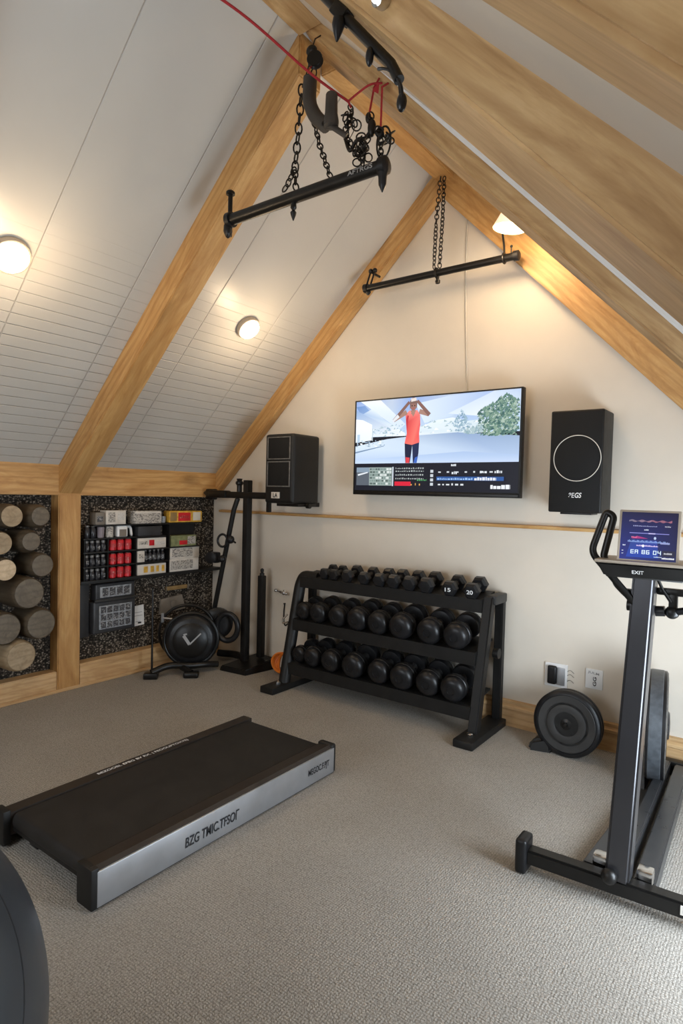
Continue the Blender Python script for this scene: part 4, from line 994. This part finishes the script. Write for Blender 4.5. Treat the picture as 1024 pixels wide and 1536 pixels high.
for y, z, rf, rb, mb_, mf, lab in LOGS:
    t = thing('log_roll', lab, 'log', (WX, y, z), 'log rolls on the woven panel')
    b = MB(); b.lathe([(rb*.98, 0), (rb, .03), (rb*1.01, .12), (rb*.98, .175), (rf*1.05, .205), (rf, .212), (rf*.985, .209)], (WX, y, z), (1, .02, .01), 36); b.build('body', mb_, t)
    b = MB(); b.lathe([(rf*.985, .2085), (rf*.97, .213), (rf*.7, .2145), (rf*.3, .2135), (.001, .2135)], (WX, y, z), (1, .02, .01), 36); b.build('end_face', mf, t)

# ------------------------------------------------------------------ lights on the ceiling
def slope_frame(x, y, zf, dz):
    n = V((dz, 0, -1)).normalized()      # pointing into the room
    return V((x, y, zf(x))), n
def ceiling_lamp(x, y, zf, slope, label, R=.085):
    c, n = slope_frame(x, y, zf, slope)
    t = thing('ceiling_light', label, 'light', c, 'round ceiling lights')
    b = MB(); b.lathe([(R*.98, 0), (R*1.02, .008), (R*1.02, .026), (R*.98, .034), (R*.90, .034), (R*.88, .028), (.001, .028)], c, n, 40); b.build('rim', 'lamp_rim', t)
    b = MB(); b.lathe([(R*.885, .030), (R*.86, .040), (R*.6, .050), (R*.3, .055), (.001, .056)], c, n, 36); b.build('diffuser', 'lamp_glow', t)
    return c, n
L1 = ceiling_lamp(.945, -2.165, zl, .953, 'round ceiling light glowing at the left edge, near bay')
L2 = ceiling_lamp(.962, -.692, zl, .953, 'round ceiling light glowing in the bay beside the gable', .078)
t = thing('lamp_shade', 'small white lamp shade peeking out between the right rafters above the hanging bar', 'lamp', (2.60, -.40, zr(2.60)))
m = MB(); m.lathe([(.035, -.02), (.05, .03), (.088, .120), (.085, .122), (.046, .035), (.001, .03)], (2.60, -.40, zr(2.60)), (-.15, 0, -1), 30); m.build('shade', 'lamp_glass', t)
m = MB(); m.ball((2.59, -.40, zr(2.60)-.075), .024, 14, 10); m.build('bulb', 'lamp_glow', t)
L3 = (V((2.60, -.42, zr(2.60))), V((-.1, -.2, -1)).normalized())
t = thing('spotlight', 'small bright spotlight under the near rafter at the top edge', 'light', (3.20, -2.655, 2.24))
m = MB(); m.lathe([(.013, 0), (.013, .02), (.010, .022)], (3.262, -2.648, 2.153), (-.2, -1, -.15), 16); m.build('housing', 'chrome', t)
m = MB(); m.lathe([(.009, .020), (.007, .026), (.001, .028)], (3.262, -2.648, 2.153), (-.2, -1, -.15), 14); m.build('bulb', 'spot_glow', t)

# ------------------------------------------------------------------ hanging gear
def hang_bar(label, x0, x1, y, z, r, loc):
    t = thing('hanging_bar', label, 'bar', loc)
    b = MB(); b.cyl((x0, y, z), (x1, y, z), r, seg=20); b.build('bar', 'black_metal', t)
    for x, s in ((x0, -1), (x1, 1)):
        b = MB(); b.lathe([(r*1.35, -.012), (r*1.35, .014), (r*.9, .020), (.001, .021)], (x, y, z), (s, 0, 0), 20); b.build('end_cap', 'black_rubber', t)
    return t
YB = -1.47
b1 = hang_bar('black hanging bar nearer the camera, left end pinned to a rafter, under the red rope', 1.632, 2.49, YB, 2.636, .026, (2.06, YB, 2.636))
m = MB(); m.cyl((1.612, YB+.015, 2.57), (1.612, YB+.015, 2.765), .011, seg=12); m.lathe([(.021, 0), (.021, .012), (.011, .02)], (1.612, YB+.015, 2.765), (0, 0, 1), 14); m.lathe([(.02, 0), (.022, .03), (.010, .055), (.004, .06)], (1.615, YB, 2.615), (0, 0, -1), 12); m.cyl((1.612, YB, 2.66), (1.612, -1.405, 2.66), .012, seg=10); m.build('pin', 'black_metal', b1)
m = MB(); m.lathe([(.012, 0), (.014, .02), (.006, .03), (.014, .04), (.012, .05), (.002, .075)], (2.027, YB, 2.612), (0, 0, -1), 12); m.build('pendant', 'black_metal', b1)
m = MB(); m.lathe([(.024, -.02), (.026, .012), (.017, .035), (.016, .065), (.009, .08), (.002, .095)], (2.487, YB, 2.63), (0, 0, -1), 14); m.build('pendant', 'black_rubber', b1)
lettering('AFTRGS', (2.335, YB-.0262, 2.628), (1, 0, 0), (0, 0, 1), .018, 'ink_grey', b1, .12)
YC = -.20
b2 = hang_bar('black hanging bar high in front of the gable wall, on a double chain', 1.545, 2.545, YC, 2.690, .021, (2.05, YC, 2.69))
m = MB()
for dx in (-.012, .02): m.cyl((1.555+dx, YC, 2.70), (1.555+dx, YC+.05, 2.815), .006, seg=8); m.ball((1.555+dx, YC+.05, 2.815), .016, 10, 8)
m.cyl((1.56, YC+.05, 2.80), (1.56, -.07, 2.80), .008, seg=8); m.lathe([(.014, 0), (.018, .02), (.008, .035)], (1.56, YC, 2.68), (0, 0, -1), 12); m.build('pin', 'black_metal', b2)
m = MB(); m.torus((2.055, YC, 2.69), (1, 0, 0), .026, .007, 20, 8); m.lathe([(.010, 0), (.010, .02), (.016, .025), (.014, .04), (.001, .045)], (2.06, YC, 2.668), (.1, 0, -1), 12); m.build('clamp', 'black_metal', b2)
m = MB(); m.torus((2.475, YC, 2.69), (1, 0, 0), .026, .006, 20, 8); m.cyl((2.515, YC, 2.71), (2.515, YC, 2.745), .004, seg=8); m.ball((2.515, YC, 2.748), .008, 8, 6); m.build('clamp', 'black_metal', b2)
m = MB(); m.tube(bez([(2.475, YC, 2.712), (2.472, YC, 2.76), (2.465, YC-.005, 2.82), (2.47, YC-.01, 2.86), (2.50, YC-.02, 2.865), (2.53, YC-.04, 2.855)]), .006, 8); m.tube(rounded([(2.53, YC-.04, 2.855), (2.57, YC-.08, 2.87), (2.60, YC-.10, 2.90)], .02), .006, 8)
solo(m, 'hook', 'black_metal', 'black S-hook holding the right end of the bar at the gable', 'hook', loc=(2.475, YC, 2.712))
m = MB(); m.chain([(2.040, -.16, 3.275), (2.030, -.18, 3.0), (2.035, YC, 2.720)], .034, .024, .0032); m.chain([(2.060, -.15, 3.275), (2.072, -.18, 3.0), (2.072, YC, 2.720)], .034, .024, .0032)
solo(m, 'chain', 'chain_steel', 'double dark chain from the gable apex down to the hanging bar', 'chain', loc=(2.05, -.16, 3.275))
# near bar: two chains from the pulley
PX = V((2.118, YB, 3.195))
t = thing('pulley', 'small black pulley block under the ridge at the top of the near chains', 'pulley', tuple(PX+V((0, 0, .08))))
m = MB(); m.lathe([(.032, -.014), (.034, -.010), (.022, 0), (.034, .010), (.032, .014)], PX+V((.012, 0, -.015)), (.5, -1, 0), 18); m.ball(PX+V((-.008, 0, .03)), .024, 10, 8, (1.1, .8, .9)); m.build('sheave', 'black_metal', t)
m = MB(); m.tube([PX+V((-.01, .0, .03)), PX+V((-.015, .03, .10)), PX+V((-.010, .06, .13))], .003, 6); m.build('cord', 'black_metal', t)
m = MB(); m.tube([PX+V((-.015, 0, -.01)), V((2.062, YB, 3.09))], .003, 6); m.chain([(2.060, YB, 3.10), (2.047, YB, 2.93), (2.030, YB, 2.745)], .050, .030, .0038); m.chain([(2.030, YB, 2.76), (2.005, YB-.012, 2.70), (1.985, YB-.02, 2.668)], .036, .024, .0034); m.chain([(2.03, YB, 2.75), (2.04, YB, 2.664)], .036, .026, .0036)
solo(m, 'chain', 'chain_steel', 'long-linked dark chain hanging straight from the pulley to the middle of the near bar', 'chain', loc=(2.06, YB, 3.09))
m = MB(); m.chain([(2.118, YB+.01, 3.15), (2.10, YB+.02, 2.99), (2.15, YB+.02, 2.83), (2.225, YB+.005, 2.668)], .036, .024, .0032)
solo(m, 'chain', 'chain_steel', 'dark chain running diagonally behind the pull handles down to the near bar', 'chain', loc=(2.118, YB, 3.15))
# pull handles
Hn = thing('pull_handle', 'dark elbow shaped pull handle hanging below the red rope', 'handle', (2.128, YB-.02, 3.09))
m = MB(); m.tube(rounded([(2.131, YB-.03, 3.085), (2.128, YB-.03, 2.985), (2.165, YB-.03, 2.915), (2.222, YB-.03, 2.862)], .05, 6), [.023]*3+[.030]*6+[.026]*99 if False else .029, 14); m.build('grip', 'handle_grey', Hn)
m = MB(); m.lathe([(.027, 0), (.029, .010), (.02, .016)], (2.131, YB-.03, 3.078), (0, 0, 1), 14); m.build('end_cap', 'black_rubber', Hn)
m = MB(); m.tube(bez([PX+V((0, 0, -.03)), V((2.112, YB-.02, 3.13)), V((2.130, YB-.03, 3.092))]), .0028, 6); m.build('cord', 'red_cord', Hn)
Hn = thing('pull_handle', 'short upright dark pull handle beside the elbow handle', 'handle', (2.25, YB-.02, 2.97))
m = MB(); m.lathe([(.030, 0), (.032, .02), (.026, .05), (.024, .125), (.021, .130), (.001, .132)], (2.252, YB-.035, 2.848), (0, 0, 1), 16); m.build('grip', 'handle_grey', Hn)
m = MB(); m.tube([(2.225, YB-.03, 2.858), (2.252, YB-.03, 2.85), (2.29, YB-.02, 2.82), (2.315, YB-.01, 2.80)], .012, 10); m.build('arm', 'handle_grey', Hn)
def tangle(c, n, s, seed, label):
    rs_ = random.Random(seed); b = MB()
    for i in range(n):
        p = V(c)+V((rs_.uniform(-s, s), rs_.uniform(-.02, .02), rs_.uniform(-s*1.3, s*1.3)))
        ax = V((rs_.uniform(-1, 1), rs_.uniform(-1, 1), rs_.uniform(-1, 1)))
        b.torus(p, ax, rs_.uniform(.010, .019), .0032, 14, 5, rs_.uniform(.7, 1.5))
    return b
m = tangle((2.325, YB, 2.865), 9, .02, 1, ''); m.chain([(2.32, YB, 2.925), (2.33, YB, 2.89), (2.30, YB, 2.84), (2.315, YB, 2.795), (2.335, YB, 2.765)], .030, .022, .003); m.tube(bez([(2.325, YB, 2.89), (2.345, YB, 2.83), (2.32, YB, 2.79)]), .002, 5)
solo(m, 'chain', 'chain_steel', 'knotted dark chain hanging from the end of the red rope', 'chain', loc=(2.322, YB, 2.93))
m = tangle((2.375, YB, 2.738), 16, .032, 2, ''); m.tube(bez([(2.30, YB, 2.80), (2.325, YB, 2.745), (2.36, YB, 2.775), (2.40, YB, 2.77), (2.425, YB, 2.79)]), .008, 8); m.chain([(2.34, YB, 2.76), (2.35, YB, 2.72), (2.38, YB, 2.70), (2.41, YB, 2.72)], .028, .02, .003); m.chain([(2.425, YB, 2.86), (2.43, YB, 2.81), (2.42, YB, 2.77), (2.39, YB, 2.74), (2.39, YB, 2.664)], .03, .022, .003); m.ball((2.43, YB, 2.80), .022, 10, 8, (.8, .8, 1.6)); m.ball((2.412, YB, 2.845), .014, 8, 6, (.9, .8, 1.6))
solo(m, 'chain', 'chain_steel', 'tangle of dark chain and clips resting on the near bar below the left red cord', 'chain', loc=(2.42, YB, 2.85))
m = tangle((2.488, YB, 2.735), 12, .026, 3, ''); m.tube([V((2.488, YB, 2.725))+V((.032*math.cos(a*PI/10), 0, .062*math.sin(a*PI/10))) for a in range(20)], .004, 6, True); m.ball((2.468, YB, 2.765), .016, 10, 8, (.9, .8, 1.3)); m.chain([(2.47, YB, 2.79), (2.475, YB, 2.73), (2.478, YB, 2.664)], .028, .02, .003)
solo(m, 'carabiner', 'chain_steel', 'oval carabiner and chain at the right end of the near bar', 'carabiner', loc=(2.473, YB, 2.79))
# red rope and cords
rp = bez([(1.87, -2.227, 3.262), (2.03, -1.85, 3.20), (2.152, YB-.09, 3.085), (2.24, YB-.03, 3.005), (2.318, YB-.01, 2.937)], 10)
m = MB(); m.tube(rp, .0052, 8); m.tube([(2.318, YB-.01, 2.937), (2.325, YB, 2.915)], .0045, 8); m.tube(bez([(2.318, YB-.01, 2.937), (2.36, YB-.005, 2.956), (2.416, YB, 2.972), (2.45, -1.435, 2.985)]), .0042, 8)
solo(m, 'rope', 'red_cord', 'long red rope slung from the left ceiling to the chains', 'rope', loc=(1.87, -2.227, 3.262))
m = MB(); m.tube([(2.425, -1.42, 3.02), (2.422, YB+.02, 2.97), (2.414, YB, 2.85)], .0042, 8); solo(m, 'cord', 'red_cord', 'red cord hanging straight down to the chain tangle, left of the pair', 'cord', loc=(2.425, -1.42, 3.02))
m = MB(); m.tube([(2.468, -1.42, 2.985), (2.467, YB+.01, 2.95), (2.472, YB, 2.785)], .0042, 8); m.hexa([(2.428, YB, 2.945), (2.452, YB, 2.925), (2.455, YB+.003, 2.925), (2.431, YB+.003, 2.945), (2.452, YB, 2.962), (2.458, YB, 2.960), (2.458, YB+.003, 2.960), (2.452, YB+.003, 2.962)]); solo(m, 'cord', 'red_cord', 'red cord hanging down to the carabiner, right of the pair', 'cord', loc=(2.468, -1.42, 2.985))
# black track under the near rafter
YR = -2.60
tk = lambda x: 2.260-1.205*(x-3.103)          # height of the track's centre line
t = thing('equipment_track', 'black tube track bolted under the near rafter with hanging clips', 'track', (3.15, YR, tk(3.15)))
m = MB(); m.tube([(2.98, YR, tk(2.98)), (3.245, YR, tk(3.245)), (3.262, YR, tk(3.262)-.012)], .0095, 12); m.build('tube', 'black_metal', t)
m = MB(); m.box((3.135, YR, tk(3.135)), (.04, .026, .024), rot=Matrix.Rotation(math.atan(1.2), 3, 'Y'), bev=.004); m.build('bracket', 'black_metal', t)
m = MB(); m.lathe([(.011, 0), (.012, .010), (.007, .026), (.002, .038)], (3.137, YR-.01, tk(3.137)-.014), (-.1, 0, -1), 12); m.build('clip', 'black_rubber', t)
m = MB(); m.ball((3.205, YR-.008, tk(3.205)-.024), .0095, 12, 9, (.8, .7, 1.8)); m.tube([(3.205, YR, tk(3.205)), (3.205, YR-.008, tk(3.205)-.018)], .003, 6); m.build('clip', 'black_rubber', t)
m = MB(); m.tube(bez([(3.222, YR-.006, tk(3.222)-.03), (3.234, YR-.006, tk(3.234)-.020), (3.25, YR-.006, tk(3.25)-.012), (3.268, YR-.006, tk(3.268)-.016), (3.272, YR-.004, tk(3.272)-.034)]), .0028, 6); m.ball((3.268, YR, tk(3.268)-.044), .0095, 10, 8, (1., .8, 1.7)); m.tube([(3.262, YR, tk(3.262)-.012), (3.266, YR, tk(3.266)-.035)], .003, 6); m.build('strap', 'black_rubber', t)
m = MB(); m.tube(bez([(3.549, -2.51, 1.800), (3.547, -2.513, 1.793), (3.553, -2.516, 1.790), (3.550, -2.52, 1.785)]), .0009, 6); m.ball((3.549, -2.505, 1.800), .002, 8, 6)
solo(m, 'hook', 'chain_steel', 'tiny dark screw hook under the near right rafter', 'hook', loc=(3.549, -2.505, 1.800))

# ------------------------------------------------------------------ big ball in the near left corner
BC = V((2.583, -3.317, .425)); BR = .425
t = thing('exercise_ball', 'large dark blue-grey exercise ball in the bottom left corner', 'ball', (BC.x, BC.y, 0))
m = MB(); m.ball(BC, BR, 96, 64); m.build('shell', 'ball_vinyl', t)
a = (V((3.8307, -3.5042, 1.35))-BC).normalized()
for h in (.27, -.05, -.30):
    m = MB(); m.torus(BC+a*h, a, math.sqrt(BR*BR-h*h)-.0008, .0022, 96, 6); m.build('seam', 'ball_seam', t)

# ------------------------------------------------------------------ camera
cam = bpy.data.cameras.new('camera'); co = bpy.data.objects.new('camera', cam); COL.objects.link(co); SC.camera = co
yaw, pit, rol = math.radians(36.44806), math.radians(2.15997), math.radians(1.41871)
Fv = V((-math.sin(yaw)*math.cos(pit), math.cos(yaw)*math.cos(pit), -math.sin(pit))); Rv = V((math.cos(yaw), math.sin(yaw), 0)); Uv = Rv.cross(Fv)
R2 = Rv*math.cos(rol)+Uv*math.sin(rol); U2 = Uv*math.cos(rol)-Rv*math.sin(rol)
M = Matrix((R2, U2, -Fv)).transposed().to_4x4(); M.translation = V((3.8307, -3.5042, 1.35)); co.matrix_world = M
cam.sensor_fit = 'HORIZONTAL'; cam.sensor_width = 36.; cam.lens = 915.09/1024*36; cam.shift_y = 8.035/1024
cam.clip_start = .03

# ------------------------------------------------------------------ light
def lamp(kind, name, loc, energy, col, **kw):
    l = bpy.data.lights.new(name, kind); l.energy = energy; l.color = col
    d = kw.pop('aim', None)
    for k, v in kw.items(): setattr(l, k, v)
    o = bpy.data.objects.new(name, l); COL.objects.link(o); o.location = loc
    if d is not None: o.rotation_euler = V(d).to_track_quat('-Z', 'Y').to_euler()
    return o
WARM = (1., .74, .46)
for (c, n), e, d in ((L1, 9, .3), (L2, 8, .3), (L3, 13, .165)):
    lamp('POINT', 'bulb_light', c+n*d, e, WARM, shadow_soft_size=.06)
lamp('AREA', 'window_light', (RX-.01, (ry0+ry1)/2, (rz0+rz1)/2), 104, (.78, .89, 1.), shape='RECTANGLE', size=rz1-rz0-.05, size_y=ry1-ry0-.05, aim=(-1, .25, -.02))
lamp('AREA', 'window_light', ((wx0+wx1)/2, FY+.02, (wz0+wz1)/2), 40, (.90, .95, 1.), shape='RECTANGLE', size=wx1-wx0-.05, size_y=wz1-wz0-.05, aim=(.1, 1, -.1))
w = bpy.data.worlds.new('sky'); SC.world = w; w.use_nodes = True
bg = w.node_tree.nodes['Background']; bg.inputs[0].default_value = (.75, .85, 1, 1); bg.inputs[1].default_value = 1.0
SC.view_settings.view_transform = 'Standard'; SC.view_settings.look = 'None'; SC.view_settings.exposure = -0.10
